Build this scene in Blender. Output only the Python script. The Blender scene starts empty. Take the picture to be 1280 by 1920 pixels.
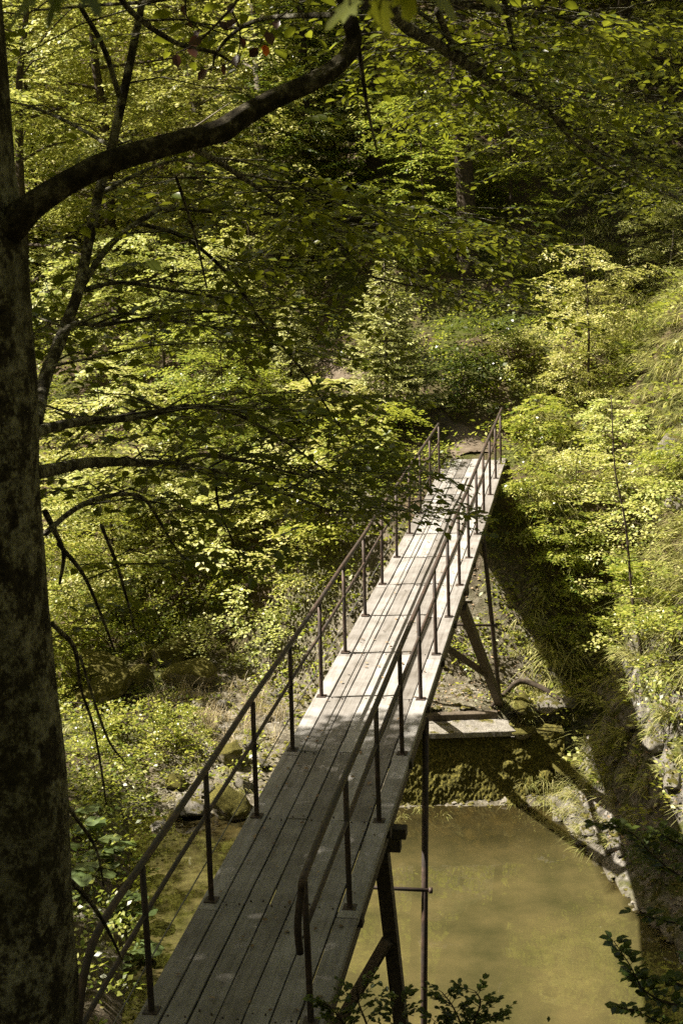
import bpy, math, random
import numpy as np
from mathutils import Vector, Matrix

# ------------------------------------------------------------------ camera, world, sun, exposure
S = bpy.context.scene
C = S.collection
F, PIT, ROLL = 2650.0, 0.2140, 0.0335          # focal length in px of a 1280x1920 frame, pitch down, roll
CAM = np.array([0.0, 0.0, 9.9])
cam = bpy.data.objects.new('camera', bpy.data.cameras.new('camera'))
C.objects.link(cam); S.camera = cam
cam.data.sensor_fit = 'VERTICAL'; cam.data.sensor_height = 36.0
cam.data.lens = F / 1920 * 36.0
cam.data.clip_end = 5000; cam.data.clip_start = 0.05
cam.data.dof.use_dof = True; cam.data.dof.focus_distance = 17.0; cam.data.dof.aperture_fstop = 14.0
cr_, sr_ = math.cos(ROLL), math.sin(ROLL); cp_, sp_ = math.cos(PIT), math.sin(PIT)
fwd = Vector((0, cp_, -sp_)); down = Vector((0, -sp_, -cp_)); rt = Vector((1, 0, 0))
cx = cr_*rt + sr_*down        # image right expressed in the unrolled frame
cy = -sr_*rt + cr_*down       # image down
M = Matrix((( cx.x, -cy.x, -fwd.x, CAM[0]), (cx.y, -cy.y, -fwd.y, CAM[1]), (cx.z, -cy.z, -fwd.z, CAM[2]), (0, 0, 0, 1)))
cam.matrix_world = M

SUN_EL, SUN_FROM = math.radians(52), Vector((-1, 0.05, 0)).normalized()
W = bpy.data.worlds.new('World'); S.world = W; W.use_nodes = True
wn = W.node_tree.nodes; wl = W.node_tree.links
sky = wn.new('ShaderNodeTexSky'); sky.sky_type = 'NISHITA'; sky.sun_disc = False
sky.sun_elevation = SUN_EL; sky.sun_rotation = math.atan2(SUN_FROM.x, SUN_FROM.y)
sky.air_density = 1.0; sky.dust_density = 3.0
wb = wn.new('ShaderNodeMix'); wb.data_type = 'RGBA'; wb.blend_type = 'MULTIPLY'; wb.inputs[0].default_value = 1.0; wb.inputs[7].default_value = (1.0, 0.86, 0.62, 1)
wl.new(sky.outputs[0], wb.inputs[6]); wl.new(wb.outputs[2], wn['Background'].inputs[0]); wn['Background'].inputs[1].default_value = 0.05
sun = bpy.data.objects.new('sun', bpy.data.lights.new('sun', 'SUN')); C.objects.link(sun)
sun.data.energy = 5.0; sun.data.angle = math.radians(0.53); sun.data.color = (1.0, 0.92, 0.79)
sdir = Vector((-SUN_FROM.x*math.cos(SUN_EL), -SUN_FROM.y*math.cos(SUN_EL), -math.sin(SUN_EL)))
sun.rotation_euler = sdir.to_track_quat('-Z', 'Y').to_euler(); sun.location = (-20, 10, 40)
S.view_settings.view_transform = 'Standard'; S.view_settings.look = 'None'
S.view_settings.exposure = 1.73; S.view_settings.gamma = 1.0
S.render.engine = 'CYCLES'
S.cycles.max_bounces = 7; S.cycles.diffuse_bounces = 3; S.cycles.glossy_bounces = 2
S.cycles.transmission_bounces = 4; S.cycles.transparent_max_bounces = 8
S.cycles.caustics_reflective = False; S.cycles.caustics_refractive = False
S.cycles.sample_clamp_indirect = 4.0
S.cycles.use_denoising = False

# ------------------------------------------------------------------ pixel helpers (1280x1920 picture) and projection
def ray(px, py):
    u, v = px-640.0, py-960.0
    a = cr_*u - sr_*v; b = sr_*u + cr_*v
    return np.array([a/F, cp_-sp_*b/F, -sp_-cp_*b/F])
def at(px, py, Y):
    d = ray(px, py); return CAM + d*(Y/d[1])
def onz(px, py, z):
    d = ray(px, py); return CAM + d*((z-CAM[2])/d[2])

# ------------------------------------------------------------------ noise
def _hash(ix, iy, s):
    h = (ix.astype(np.int64)*374761393 + iy.astype(np.int64)*668265263 + s*1442695041) & 0x7fffffff
    h = ((h ^ (h >> 13))*1274126177) & 0x7fffffff
    return ((h ^ (h >> 16)) & 0xffffff)/float(0xffffff)
def vnoise(x, y, s=0):
    x = np.asarray(x, float); y = np.asarray(y, float)
    ix, iy = np.floor(x), np.floor(y); fx, fy = x-ix, y-iy
    fx = fx*fx*(3-2*fx); fy = fy*fy*(3-2*fy)
    a = _hash(ix, iy, s); b = _hash(ix+1, iy, s); c = _hash(ix, iy+1, s); d = _hash(ix+1, iy+1, s)
    return (a*(1-fx)+b*fx)*(1-fy) + (c*(1-fx)+d*fx)*fy
def fbm(x, y, o=4, s=0):
    t = 0; A = 0.5
    for k in range(o):
        t = t + A*(vnoise(x*2**k, y*2**k, s+k*17)-0.5)*2; A *= 0.5
    return t

# ------------------------------------------------------------------ terrain height
def lerp(xs, ys, x): return np.interp(x, xs, ys)
def sstep(a, b, x):
    t = np.clip((x-a)/(b-a), 0, 1); return t*t*(3-2*t)
def xr(y): return lerp([0, 8, 12, 15, 17.5, 19.2, 22, 24, 27, 31, 40, 60], [8.3, 6.8, 5.5, 4.85, 4.15, 3.75, 3.25, 3.2, 3.6, 4.2, 6.0, 12], y)
def xl(y): return lerp([5, 12, 15, 17.3, 20.6, 23, 28, 40], [-2.2, -2.4, -2.6, -2.75, -3.2, -3.6, -5.0, -9.0], y)
def height(x, y, detail=True):
    x = np.asarray(x, float); y = np.asarray(y, float)
    # pool bed and the stream bed behind it
    bed = lerp([0, 20, 21.0, 22.5, 26, 32, 40], [-0.7, -0.6, -0.35, 0.12, 0.7, 1.3, 2.0], y)
    bank = 1.30 + 0.12*(y-22.6)                           # ground behind the weir wall
    b2 = sstep(0.2, 1.2, x)*sstep(22.82, 22.98, y)
    bed = bed*(1-b2) + bank*b2
    # far hillside: knoll under the bridge end, then the steep slope
    yf = lerp([-16, -9, -5, -2, 0.0, 1.5, 4, 8], [38, 35, 31, 27.5, 25.0, 23.6, 23.4, 24], x)
    t = y-yf
    hill = lerp([-100, 0, 2.6, 4.2, 6.5, 10, 60, 110, 2000], [-60, 0.9, 4.35, 4.72, 5.25, 7.1, 46, 62, 80], t)
    z = np.maximum(bed, hill)
    # right slope
    dr = x-xr(y)
    base = np.minimum(z, 5.2)
    right = np.where(dr > 0, 0.25+lerp([0, 0.55, 1.1, 2.5, 4.5, 9, 30, 400], [-0.28, 0.12, 0.95, 3.3, 6.3, 11.2, 26, 60], dr), -5 + 0*dr)
    right = right + sstep(24, 30, y)*sstep(-0.2, 1.5, dr)*lerp([0, 3, 8], [3.2, 3.0, 1.0], dr)
    z = np.maximum(z, right)
    # left bank
    dl = xl(y)-x
    left = np.where(dl > 0, lerp([0, 0.5, 3, 7, 11, 30, 400], [-0.35, 0.25, 1.3, 3.4, 7, 22, 60], dl), -5+0*dl)
    z = np.maximum(z, left)
    # near bank with the photographer's slope
    near = lerp([-400, -20, 0, 2, 3.5, 6, 7.7, 8.4, 10.6, 11.8], [60, 18, 8.3, 7.7, 6.8, 5.0, 4.55, 4.2, 0.2, -3], y)
    z = np.maximum(z, near)
    if detail:
        zz = sstep(-0.2, 0.6, z)
        amp = 0.07 + 0.33*sstep(28, 45, y)
        z = z + amp*fbm(x*0.55, y*0.55, 3, 3)*zz*1.2 + 0.05*fbm(x*2.3, y*2.3, 3, 9)*(0.4+zz)
        rockm = sstep(0.5, 1.1, dr)*(1-sstep(2.0, 3.5, dr))*(1-sstep(23, 26, y))
        r = 1-np.abs(fbm(x*1.7+3, z*1.9+y*0.8, 4, 31))
        z = z + rockm*(0.34*(r-0.68) + 0.10*fbm(x*6, y*6, 3, 5))
    z = z + 0.5*fbm(x*0.8+3, y*0.8, 2, 61)*sstep(2.2, 3.6, dr)*sstep(16, 19, y)
    # keep the bridge clear at both ends
    s = 0.1772*x + 0.9842*y; o = 0.9842*x - 0.1772*y
    on = (1-sstep(0.25, 0.9, np.abs(o+2.27)))*np.where(s > 15, 1.0, 1.0)
    cap = np.where(s < 28.0, 4.55, 4.74+0.06*(s-28.0))
    w = on*np.where((s > 6.5) & (s < 28.2), 1.0, 0.0)
    z = np.where(w > 0, np.minimum(z, cap*w + z*(1-w)), z)
    return z
def ground(px, py, y0=6, y1=90):
    d = ray(px, py); Y = np.linspace(y0, y1, 1600)
    P = CAM[None, :] + d[None, :]*(Y/d[1])[:, None]
    h = height(P[:, 0], P[:, 1], False)
    k = np.nonzero(P[:, 2] < h)[0]
    k = k[0] if len(k) else len(Y)-1
    x, y = P[k, 0], P[k, 1]
    return np.array([x, y, float(height(x, y))])

# ------------------------------------------------------------------ materials
def newmat(name):
    m = bpy.data.materials.new(name); m.use_nodes = True
    nt = m.node_tree; nt.nodes.clear()
    out = nt.nodes.new('ShaderNodeOutputMaterial')
    return m, nt, out
def N(nt, t, **kw):
    n = nt.nodes.new(t)
    for k, v in kw.items():
        if k in n.inputs.keys(): n.inputs[k].default_value = v
        else: setattr(n, k, v)
    return n
def ramp(nt, fac, cols, interp='LINEAR'):
    r = nt.nodes.new('ShaderNodeValToRGB'); r.color_ramp.interpolation = interp
    el = r.color_ramp.elements
    while len(el) < len(cols): el.new(0.5)
    for e, (p, c) in zip(el, cols): e.position = p; e.color = (*c, 1)
    nt.links.new(fac, r.inputs[0]); return r.outputs[0]
def noise(nt, scale, detail=4, rough=0.6, vec=None, coord='Object', out='Fac'):
    n = nt.nodes.new('ShaderNodeTexNoise'); n.inputs['Scale'].default_value = scale
    n.inputs['Detail'].default_value = detail; n.inputs['Roughness'].default_value = rough
    if vec is None:
        tc = nt.nodes.new('ShaderNodeTexCoord'); vec = tc.outputs[coord]
    nt.links.new(vec, n.inputs['Vector']); return n.outputs[out]
def mixc(nt, fac, a, b, mode='MIX'):
    m = nt.nodes.new('ShaderNodeMix'); m.data_type = 'RGBA'; m.blend_type = mode
    for sock, v in ((m.inputs[0], fac), (m.inputs[6], a), (m.inputs[7], b)):
        if isinstance(v, (int, float)): sock.default_value = v
        elif isinstance(v, tuple): sock.default_value = (*v, 1)
        else: nt.links.new(v, sock)
    return m.outputs[2]
def bump(nt, h, strength, dist=0.02, normal=None):
    b = nt.nodes.new('ShaderNodeBump'); b.inputs['Strength'].default_value = strength; b.inputs['Distance'].default_value = dist
    nt.links.new(h, b.inputs['Height'])
    if normal is not None: nt.links.new(normal, b.inputs['Normal'])
    return b.outputs[0]
def pbsdf(nt, out, col, rough=0.8, spec=0.3, nrm=None, metal=0.0):
    p = nt.nodes.new('ShaderNodeBsdfPrincipled')
    for key, v in (('Base Color', col), ('Roughness', rough)):
        if isinstance(v, tuple): p.inputs[key].default_value = (*v, 1)
        elif isinstance(v, (int, float)): p.inputs[key].default_value = v
        else: nt.links.new(v, p.inputs[key])
    p.inputs['Specular IOR Level'].default_value = spec; p.inputs['Metallic'].default_value = metal
    if nrm is not None: nt.links.new(nrm, p.inputs['Normal'])
    if out is not None: nt.links.new(p.outputs[0], out.inputs[0])
    return p
def leafmat(name, cols, trans=0.4, tcol=(0.30, 0.27, 0.02), rough=0.36, spec=0.5):
    m, nt, out = newmat(name)
    g = nt.nodes.new('ShaderNodeNewGeometry')
    col = ramp(nt, g.outputs['Random Per Island'], cols)
    oi = nt.nodes.new('ShaderNodeObjectInfo')
    hs = nt.nodes.new('ShaderNodeHueSaturation')
    mr = nt.nodes.new('ShaderNodeMapRange'); mr.inputs['To Min'].default_value = 0.485; mr.inputs['To Max'].default_value = 0.512
    nt.links.new(oi.outputs['Random'], mr.inputs[0]); nt.links.new(mr.outputs[0], hs.inputs['Hue']); nt.links.new(col, hs.inputs['Color'])
    p = pbsdf(nt, None, hs.outputs[0], rough, spec)
    t = nt.nodes.new('ShaderNodeBsdfTranslucent')
    tc = mixc(nt, 0.55, hs.outputs[0], tcol)
    nt.links.new(tc, t.inputs[0])
    mx = nt.nodes.new('ShaderNodeMixShader'); mx.inputs[0].default_value = trans
    nt.links.new(p.outputs[0], mx.inputs[1]); nt.links.new(t.outputs[0], mx.inputs[2]); nt.links.new(mx.outputs[0], out.inputs[0])
    return m
MT = {}
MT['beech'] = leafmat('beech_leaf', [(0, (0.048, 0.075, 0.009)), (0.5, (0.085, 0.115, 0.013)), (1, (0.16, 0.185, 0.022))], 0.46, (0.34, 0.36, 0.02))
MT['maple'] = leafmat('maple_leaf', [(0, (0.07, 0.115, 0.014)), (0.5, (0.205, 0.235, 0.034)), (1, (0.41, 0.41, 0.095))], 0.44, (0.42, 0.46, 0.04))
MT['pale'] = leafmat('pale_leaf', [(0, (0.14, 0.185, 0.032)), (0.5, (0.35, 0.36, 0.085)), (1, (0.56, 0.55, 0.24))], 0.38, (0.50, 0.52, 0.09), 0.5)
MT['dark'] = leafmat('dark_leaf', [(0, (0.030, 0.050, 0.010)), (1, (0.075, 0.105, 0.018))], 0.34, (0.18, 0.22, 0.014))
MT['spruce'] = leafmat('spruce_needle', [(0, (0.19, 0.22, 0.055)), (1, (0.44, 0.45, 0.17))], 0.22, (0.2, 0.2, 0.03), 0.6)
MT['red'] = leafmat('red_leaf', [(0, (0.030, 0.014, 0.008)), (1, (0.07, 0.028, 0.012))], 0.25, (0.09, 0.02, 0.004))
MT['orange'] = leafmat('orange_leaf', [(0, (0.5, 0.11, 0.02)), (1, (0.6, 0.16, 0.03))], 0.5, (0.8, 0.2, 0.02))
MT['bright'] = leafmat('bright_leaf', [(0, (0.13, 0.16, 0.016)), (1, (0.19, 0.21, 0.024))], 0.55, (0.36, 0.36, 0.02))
MT['grass'] = leafmat('grass_blade', [(0, (0.14, 0.165, 0.035)), (0.6, (0.31, 0.31, 0.095)), (1, (0.50, 0.46, 0.21))], 0.30, (0.44, 0.38, 0.10), 0.5)
MT['drygrass'] = leafmat('dry_grass_blade', [(0, (0.26, 0.21, 0.10)), (0.6, (0.40, 0.34, 0.19)), (1, (0.52, 0.46, 0.30))], 0.25, (0.4, 0.34, 0.16), 0.5)
MT['butter'] = leafmat('broad_leaf', [(0, (0.06, 0.10, 0.030)), (1, (0.13, 0.17, 0.055))], 0.35, (0.22, 0.26, 0.05), 0.5)
MT['litter'] = leafmat('litter_leaf', [(0, (0.12, 0.08, 0.04)), (1, (0.30, 0.22, 0.13))], 0.05, (0.2, 0.12, 0.05), 0.7, 0.2)

m, nt, out = newmat('bark'); MT['bark'] = m
tc = N(nt, 'ShaderNodeTexCoord'); mp = N(nt, 'ShaderNodeMapping'); mp.inputs['Scale'].default_value = (0.9, 0.9, 0.75)
nt.links.new(tc.outputs['Object'], mp.inputs[0])
n1 = noise(nt, 13, 9, 0.78, mp.outputs[0]); n2 = noise(nt, 60, 8, 0.8, mp.outputs[0]); n3 = noise(nt, 3.0, 3, 0.5, mp.outputs[0])
c = ramp(nt, n1, [(0.42, (0.018, 0.013, 0.009)), (0.49, (0.07, 0.055, 0.038)), (0.515, (0.34, 0.33, 0.25)), (0.68, (0.68, 0.66, 0.54))])
c = mixc(nt, 1.0, c, ramp(nt, n2, [(0.36, (0.15, 0.13, 0.1)), (0.56, (1, 1, 1))]), 'MULTIPLY')
c2 = ramp(nt, n2, [(0.40, (0.012, 0.009, 0.006)), (0.56, (0.10, 0.09, 0.065)), (0.66, (0.26, 0.25, 0.20))])
c = mixc(nt, 0.35, c, c2)
moss = ramp(nt, n3, [(0.52, (0, 0, 0)), (0.62, (1, 1, 1))])
c = mixc(nt, moss, c, mixc(nt, 0.45, c, (0.035, 0.032, 0.012)))
pbsdf(nt, out, c, 0.9, 0.2, bump(nt, n2, 0.7, 0.02, bump(nt, n1, 0.8, 0.03)))
m, nt, out = newmat('mossy_limb_bark'); MT['limb'] = m
n1 = noise(nt, 11, 8, 0.75); n2 = noise(nt, 50, 6, 0.75)
c = ramp(nt, n1, [(0.38, (0.020, 0.016, 0.010)), (0.52, (0.060, 0.050, 0.031)), (0.62, (0.22, 0.20, 0.145))])
c = mixc(nt, 1.0, c, ramp(nt, n2, [(0.36, (0.3, 0.3, 0.25)), (0.56, (1, 1, 1))]), 'MULTIPLY')
pbsdf(nt, out, c, 0.95, 0.15, bump(nt, n2, 0.8, 0.02, bump(nt, n1, 0.9, 0.04)))
m, nt, out = newmat('dark_bark'); MT['darkbark'] = m
n1 = noise(nt, 14, 6, 0.7); c = ramp(nt, n1, [(0.35, (0.02, 0.015, 0.010)), (0.65, (0.075, 0.058, 0.042))])
pbsdf(nt, out, c, 0.9, 0.2, bump(nt, n1, 0.6, 0.02))
m, nt, out = newmat('pale_bark'); MT['palebark'] = m
n1 = noise(nt, 12, 6, 0.7); c = ramp(nt, n1, [(0.35, (0.06, 0.05, 0.035)), (0.65, (0.26, 0.23, 0.18))])
pbsdf(nt, out, c, 0.85, 0.2, bump(nt, n1, 0.5, 0.02))

# weathered deck timber: grain runs along local Y of the bridge, every board its own tone
m, nt, out = newmat('weathered_timber'); MT['timber'] = m
tc = N(nt, 'ShaderNodeTexCoord'); mp = N(nt, 'ShaderNodeMapping'); mp.inputs['Scale'].default_value = (28, 1.6, 28)
nt.links.new(tc.outputs['Object'], mp.inputs[0])
g = N(nt, 'ShaderNodeNewGeometry')
n1 = noise(nt, 1.0, 8, 0.7, mp.outputs[0]); n2 = noise(nt, 2.2, 5, 0.65); n3 = noise(nt, 23, 4, 0.6)
c = ramp(nt, g.outputs['Random Per Island'], [(0, (0.17, 0.157, 0.142)), (0.5, (0.25, 0.237, 0.223)), (1, (0.345, 0.335, 0.322))])
c = mixc(nt, 1.0, c, ramp(nt, n1, [(0.25, (0.50, 0.47, 0.43)), (0.5, (0.92, 0.92, 0.92)), (0.75, (1.15, 1.15, 1.15))]), 'MULTIPLY')
c = mixc(nt, 1.0, c, ramp(nt, n2, [(0.3, (0.62, 0.60, 0.56)), (0.6, (1.05, 1.05, 1.05))]), 'MULTIPLY')
c = mixc(nt, ramp(nt, n3, [(0.66, (0, 0, 0)), (0.72, (1, 1, 1))]), c, (0.10, 0.08, 0.06))
pbsdf(nt, out, c, 0.72, 0.35, bump(nt, n1, 0.5, 0.006, bump(nt, n3, 0.2, 0.004)))
m, nt, out = newmat('dark_timber'); MT['darktimber'] = m
n1 = noise(nt, 16, 6, 0.7); c = ramp(nt, n1, [(0.3, (0.035, 0.028, 0.020)), (0.7, (0.13, 0.105, 0.075))])
pbsdf(nt, out, c, 0.85, 0.25, bump(nt, n1, 0.5, 0.01))
m, nt, out = newmat('rusty_pipe'); MT['pipe'] = m
n1 = noise(nt, 18, 6, 0.7); n2 = noise(nt, 4, 4, 0.6)
c = ramp(nt, n1, [(0.30, (0.022, 0.016, 0.013)), (0.5, (0.060, 0.038, 0.027)), (0.7, (0.12, 0.080, 0.062))])
c = mixc(nt, ramp(nt, n2, [(0.4, (0, 0, 0)), (0.65, (1, 1, 1))]), c, (0.040, 0.034, 0.030))
pbsdf(nt, out, c, 0.62, 0.4, bump(nt, n1, 0.35, 0.004), 0.25)
m, nt, out = newmat('steel_wire'); MT['wire'] = m
pbsdf(nt, out, (0.16, 0.15, 0.14), 0.5, 0.5, None, 0.6)

m, nt, out = newmat('forest_floor'); MT['floor'] = m
n1 = noise(nt, 0.9, 6, 0.65); n2 = noise(nt, 9, 6, 0.7); n3 = noise(nt, 40, 4, 0.7)
soil = ramp(nt, n2, [(0.3, (0.030, 0.022, 0.013)), (0.55, (0.085, 0.062, 0.038)), (0.75, (0.17, 0.135, 0.09))])
mossc = ramp(nt, n3, [(0.3, (0.030, 0.036, 0.009)), (0.7, (0.085, 0.09, 0.022))])
c = mixc(nt, ramp(nt, n1, [(0.42, (0, 0, 0)), (0.58, (1, 1, 1))]), soil, mossc)
at_ = N(nt, 'ShaderNodeAttribute', attribute_name='gravel')
stone = ramp(nt, n2, [(0.3, (0.05, 0.042, 0.03)), (0.5, (0.13, 0.115, 0.085)), (0.7, (0.30, 0.28, 0.23))])
c = mixc(nt, at_.outputs['Fac'], c, stone)
at2 = N(nt, 'ShaderNodeAttribute', attribute_name='rock')
vor = N(nt, 'ShaderNodeTexVoronoi'); vor.inputs['Scale'].default_value = 5.5; nt.links.new(N(nt, 'ShaderNodeTexCoord').outputs['Object'], vor.inputs['Vector'])
rock = ramp(nt, noise(nt, 6, 8, 0.75), [(0.35, (0.03, 0.027, 0.022)), (0.5, (0.12, 0.11, 0.095)), (0.68, (0.30, 0.285, 0.255))])
rock = mixc(nt, ramp(nt, noise(nt, 2.1, 5, 0.6), [(0.5, (0, 0, 0)), (0.6, (1, 1, 1))]), rock, mossc)
c = mixc(nt, at2.outputs['Fac'], c, rock)
pbsdf(nt, out, c, 0.95, 0.15, bump(nt, n3, 0.8, 0.02, bump(nt, n2, 0.9, 0.06)))
m, nt, out = newmat('path_earth'); MT['path'] = m
n2 = noise(nt, 7, 6, 0.7); n3 = noise(nt, 45, 4, 0.7)
c = ramp(nt, n2, [(0.3, (0.07, 0.053, 0.036)), (0.7, (0.17, 0.14, 0.105))]); c = mixc(nt, n3, c, (0.12, 0.10, 0.07), 'MULTIPLY') if False else c
pbsdf(nt, out, c, 0.95, 0.1, bump(nt, n3, 0.8, 0.02, bump(nt, n2, 0.6, 0.04)))
def rockmat(name, mossy, lo, hi, mk=1.7):
    m, nt, out = newmat(name)
    n1 = noise(nt, 5, 8, 0.7); n2 = noise(nt, 28, 6, 0.75); nm = noise(nt, 2.6, 5, 0.65)
    c = ramp(nt, n1, [(0.3, lo), (0.7, hi)]); c = mixc(nt, 0.5, c, ramp(nt, n2, [(0.3, lo), (0.7, hi)]))
    mc = ramp(nt, n2, [(0.36, (0.010*mk, 0.009*mk, 0.003*mk)), (0.5, (0.048*mk, 0.044*mk, 0.010*mk)), (0.68, (0.14*mk, 0.12*mk, 0.028*mk))])
    g = N(nt, 'ShaderNodeNewGeometry'); sx = N(nt, 'ShaderNodeSeparateXYZ'); nt.links.new(g.outputs['Normal'], sx.inputs[0])
    ad = N(nt, 'ShaderNodeMath', operation='MULTIPLY_ADD'); ad.inputs[1].default_value = 0.30; nt.links.new(sx.outputs[2], ad.inputs[0]); nt.links.new(nm, ad.inputs[2])
    f = ramp(nt, ad.outputs[0], [(0.70-0.5*mossy, (0, 0, 0)), (0.80-0.5*mossy, (1, 1, 1))])
    c = mixc(nt, f, c, mc)
    pbsdf(nt, out, c, 0.92, 0.15, bump(nt, n2, 0.9, 0.03, bump(nt, n1, 0.6, 0.05)))
    return m
MT['rock'] = rockmat('pale_rock', 0.0, (0.07, 0.062, 0.05), (0.36, 0.335, 0.285))
MT['mossrock'] = rockmat('mossy_rock', 0.62, (0.08, 0.07, 0.05), (0.30, 0.27, 0.21))
MT['concrete'] = rockmat('weathered_concrete', -0.25, (0.07, 0.06, 0.045), (0.36, 0.34, 0.30))
MT['mosswall'] = rockmat('moss_wall', 1.0, (0.06, 0.05, 0.03), (0.2, 0.17, 0.12), 1.75)

m, nt, out = newmat('murky_water'); MT['water'] = m
tc = N(nt, 'ShaderNodeTexCoord')
nb = noise(nt, 0.9, 7, 0.62); ns = noise(nt, 5.0, 3, 0.5, tc.outputs['Object']); nl = noise(nt, 1.1, 2, 0.5, tc.outputs['Object'])
c = ramp(nt, nb, [(0.34, (0.044, 0.041, 0.016)), (0.5, (0.066, 0.057, 0.023)), (0.66, (0.090, 0.074, 0.030))])  # silt tones, contrast raised to paint in mottled leaf reflections
d = N(nt, 'ShaderNodeBsdfDiffuse'); nt.links.new(c, d.inputs[0])
tr = N(nt, 'ShaderNodeBsdfTransparent'); tr.inputs[0].default_value = (0.62, 0.52, 0.26, 1)
at_ = N(nt, 'ShaderNodeAttribute', attribute_name='depth')
mx = N(nt, 'ShaderNodeMixShader'); nt.links.new(at_.outputs['Fac'], mx.inputs[0]); nt.links.new(tr.outputs[0], mx.inputs[1]); nt.links.new(d.outputs[0], mx.inputs[2])
gl = N(nt, 'ShaderNodeBsdfGlossy'); gl.inputs['Roughness'].default_value = 0.01; gl.inputs[0].default_value = (1, 1, 1, 1)
bn = bump(nt, nl, 0.05, 0.10, bump(nt, ns, 0.03, 0.02)); nt.links.new(bn, gl.inputs['Normal'])
fr = N(nt, 'ShaderNodeFresnel'); fr.inputs[0].default_value = 1.62; nt.links.new(bn, fr.inputs['Normal'])
mx2 = N(nt, 'ShaderNodeMixShader'); nt.links.new(fr.outputs[0], mx2.inputs[0]); nt.links.new(mx.outputs[0], mx2.inputs[1]); nt.links.new(gl.outputs[0], mx2.inputs[2])
nt.links.new(mx2.outputs[0], out.inputs[0])

# ------------------------------------------------------------------ mesh + object helpers
class MB:
    """collects shapes (vertices and faces) that become ONE mesh object"""
    def __init__(s): s.v = []; s.f = []; s.n = 0
    def add(s, V, Fc):
        V = np.asarray(V, float).reshape(-1, 3)
        s.v.append(V); s.f += [tuple(int(i)+s.n for i in f) for f in Fc]; s.n += len(V)
    def quads(s, V, Q):
        V = np.asarray(V, float).reshape(-1, 3); s.v.append(V); s.f.append(np.asarray(Q)+s.n); s.n += len(V)
def link(name, me, mat=None, parent=None):
    o = bpy.data.objects.new(name, me); C.objects.link(o)
    if mat is not None: me.materials.append(mat)
    if parent is not None: o.parent = parent
    return o
def mesh_py(name, V, Fc, smooth=True):
    me = bpy.data.meshes.new(name); me.from_pydata([tuple(v) for v in np.asarray(V)], [], [tuple(f) for f in Fc])
    if smooth: me.polygons.foreach_set('use_smooth', [True]*len(me.polygons))
    me.update(); return me
def mesh_np(name, V, Q, smooth=False):
    """V (n,3), Q (m,k) faces all with k corners"""
    V = np.ascontiguousarray(V, np.float32); Q = np.ascontiguousarray(Q, np.int32); m, k = Q.shape
    me = bpy.data.meshes.new(name); me.vertices.add(len(V)); me.vertices.foreach_set('co', V.ravel())
    me.loops.add(m*k); me.loops.foreach_set('vertex_index', Q.ravel())
    me.polygons.add(m); me.polygons.foreach_set('loop_start', np.arange(0, m*k, k, dtype=np.int32)); me.polygons.foreach_set('loop_total', np.full(m, k, np.int32))
    if smooth: me.polygons.foreach_set('use_smooth', np.ones(m, bool))
    me.update(calc_edges=True); return me
def build(mb, name, mat, parent=None, smooth=False, bev=0):
    o = link(name, mesh_py(name, np.concatenate(mb.v), mb.f, smooth), mat, parent)
    if bev:
        b = o.modifiers.new('bevel', 'BEVEL'); b.width = bev; b.segments = 2; b.limit_method = 'ANGLE'
    return o
def tag(o, label=None, cat=None, group=None, kind=None):
    if label: o['label'] = label
    if cat: o['category'] = cat
    if group: o['group'] = group
    if kind: o['kind'] = kind
    return o
def empty(name, loc, label, cat, group=None):
    o = bpy.data.objects.new(name, None); C.objects.link(o); o.location = loc; o.empty_display_size = 0.2
    return tag(o, label, cat, group)
def unit(v): v = np.asarray(v, float); return v/(np.linalg.norm(v)+1e-12)
def smooth_line(P, n=6):
    """Catmull-Rom through the points; P may carry extra columns (radius)"""
    P = np.asarray(P, float); Q = np.vstack([2*P[0]-P[1], P, 2*P[-1]-P[-2]]); out = []
    for i in range(1, len(Q)-2):
        for t in np.arange(n)/n:
            a, b, c, d = Q[i-1], Q[i], Q[i+1], Q[i+2]
            out.append(0.5*((2*b)+(-a+c)*t+(2*a-5*b+4*c-d)*t*t+(-a+3*b-3*c+d)*t**3))
    out.append(P[-1]); return np.array(out)
def tube(mb, P, R, sides=8, bumpy=0.0, seed=0, cap=True):
    P = np.asarray(P, float); R = np.broadcast_to(np.asarray(R, float), (len(P),)).copy(); rng = np.random.default_rng(seed)
    T = np.gradient(P, axis=0); T /= np.linalg.norm(T, axis=1)[:, None]+1e-12
    u = np.cross(T[0], [0.3, 0.2, 1.0]); u = unit(u); rings = []
    L = np.concatenate([[0], np.cumsum(np.linalg.norm(np.diff(P, axis=0), axis=1))])
    A = np.linspace(0, 2*np.pi, sides, endpoint=False)
    for i in range(len(P)):
        u = unit(u-T[i]*np.dot(u, T[i])); w = np.cross(T[i], u)
        rr = R[i]*(1+bumpy*(fbm(np.cos(A)*1.3+seed, np.sin(A)*1.3+L[i]*2.2, 3, seed))) if bumpy else np.full(sides, R[i])
        rings.append(P[i]+(np.cos(A)*rr)[:, None]*u+(np.sin(A)*rr)[:, None]*w)
    V = np.concatenate(rings); Fc = []
    for i in range(len(P)-1):
        a = i*sides
        for k in range(sides):
            k2 = (k+1) % sides; Fc.append((a+k, a+k2, a+sides+k2, a+sides+k))
    if cap: Fc += [tuple(range(sides))[::-1], tuple(range((len(P)-1)*sides, len(P)*sides))]
    mb.add(V, Fc)
BOXF = [(0, 3, 2, 1), (4, 5, 6, 7), (0, 1, 5, 4), (1, 2, 6, 5), (2, 3, 7, 6), (3, 0, 4, 7)]
def box(mb, x0, x1, y0, y1, z0, z1):
    mb.add([(x0, y0, z0), (x1, y0, z0), (x1, y1, z0), (x0, y1, z0), (x0, y0, z1), (x1, y0, z1), (x1, y1, z1), (x0, y1, z1)], BOXF)
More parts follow.
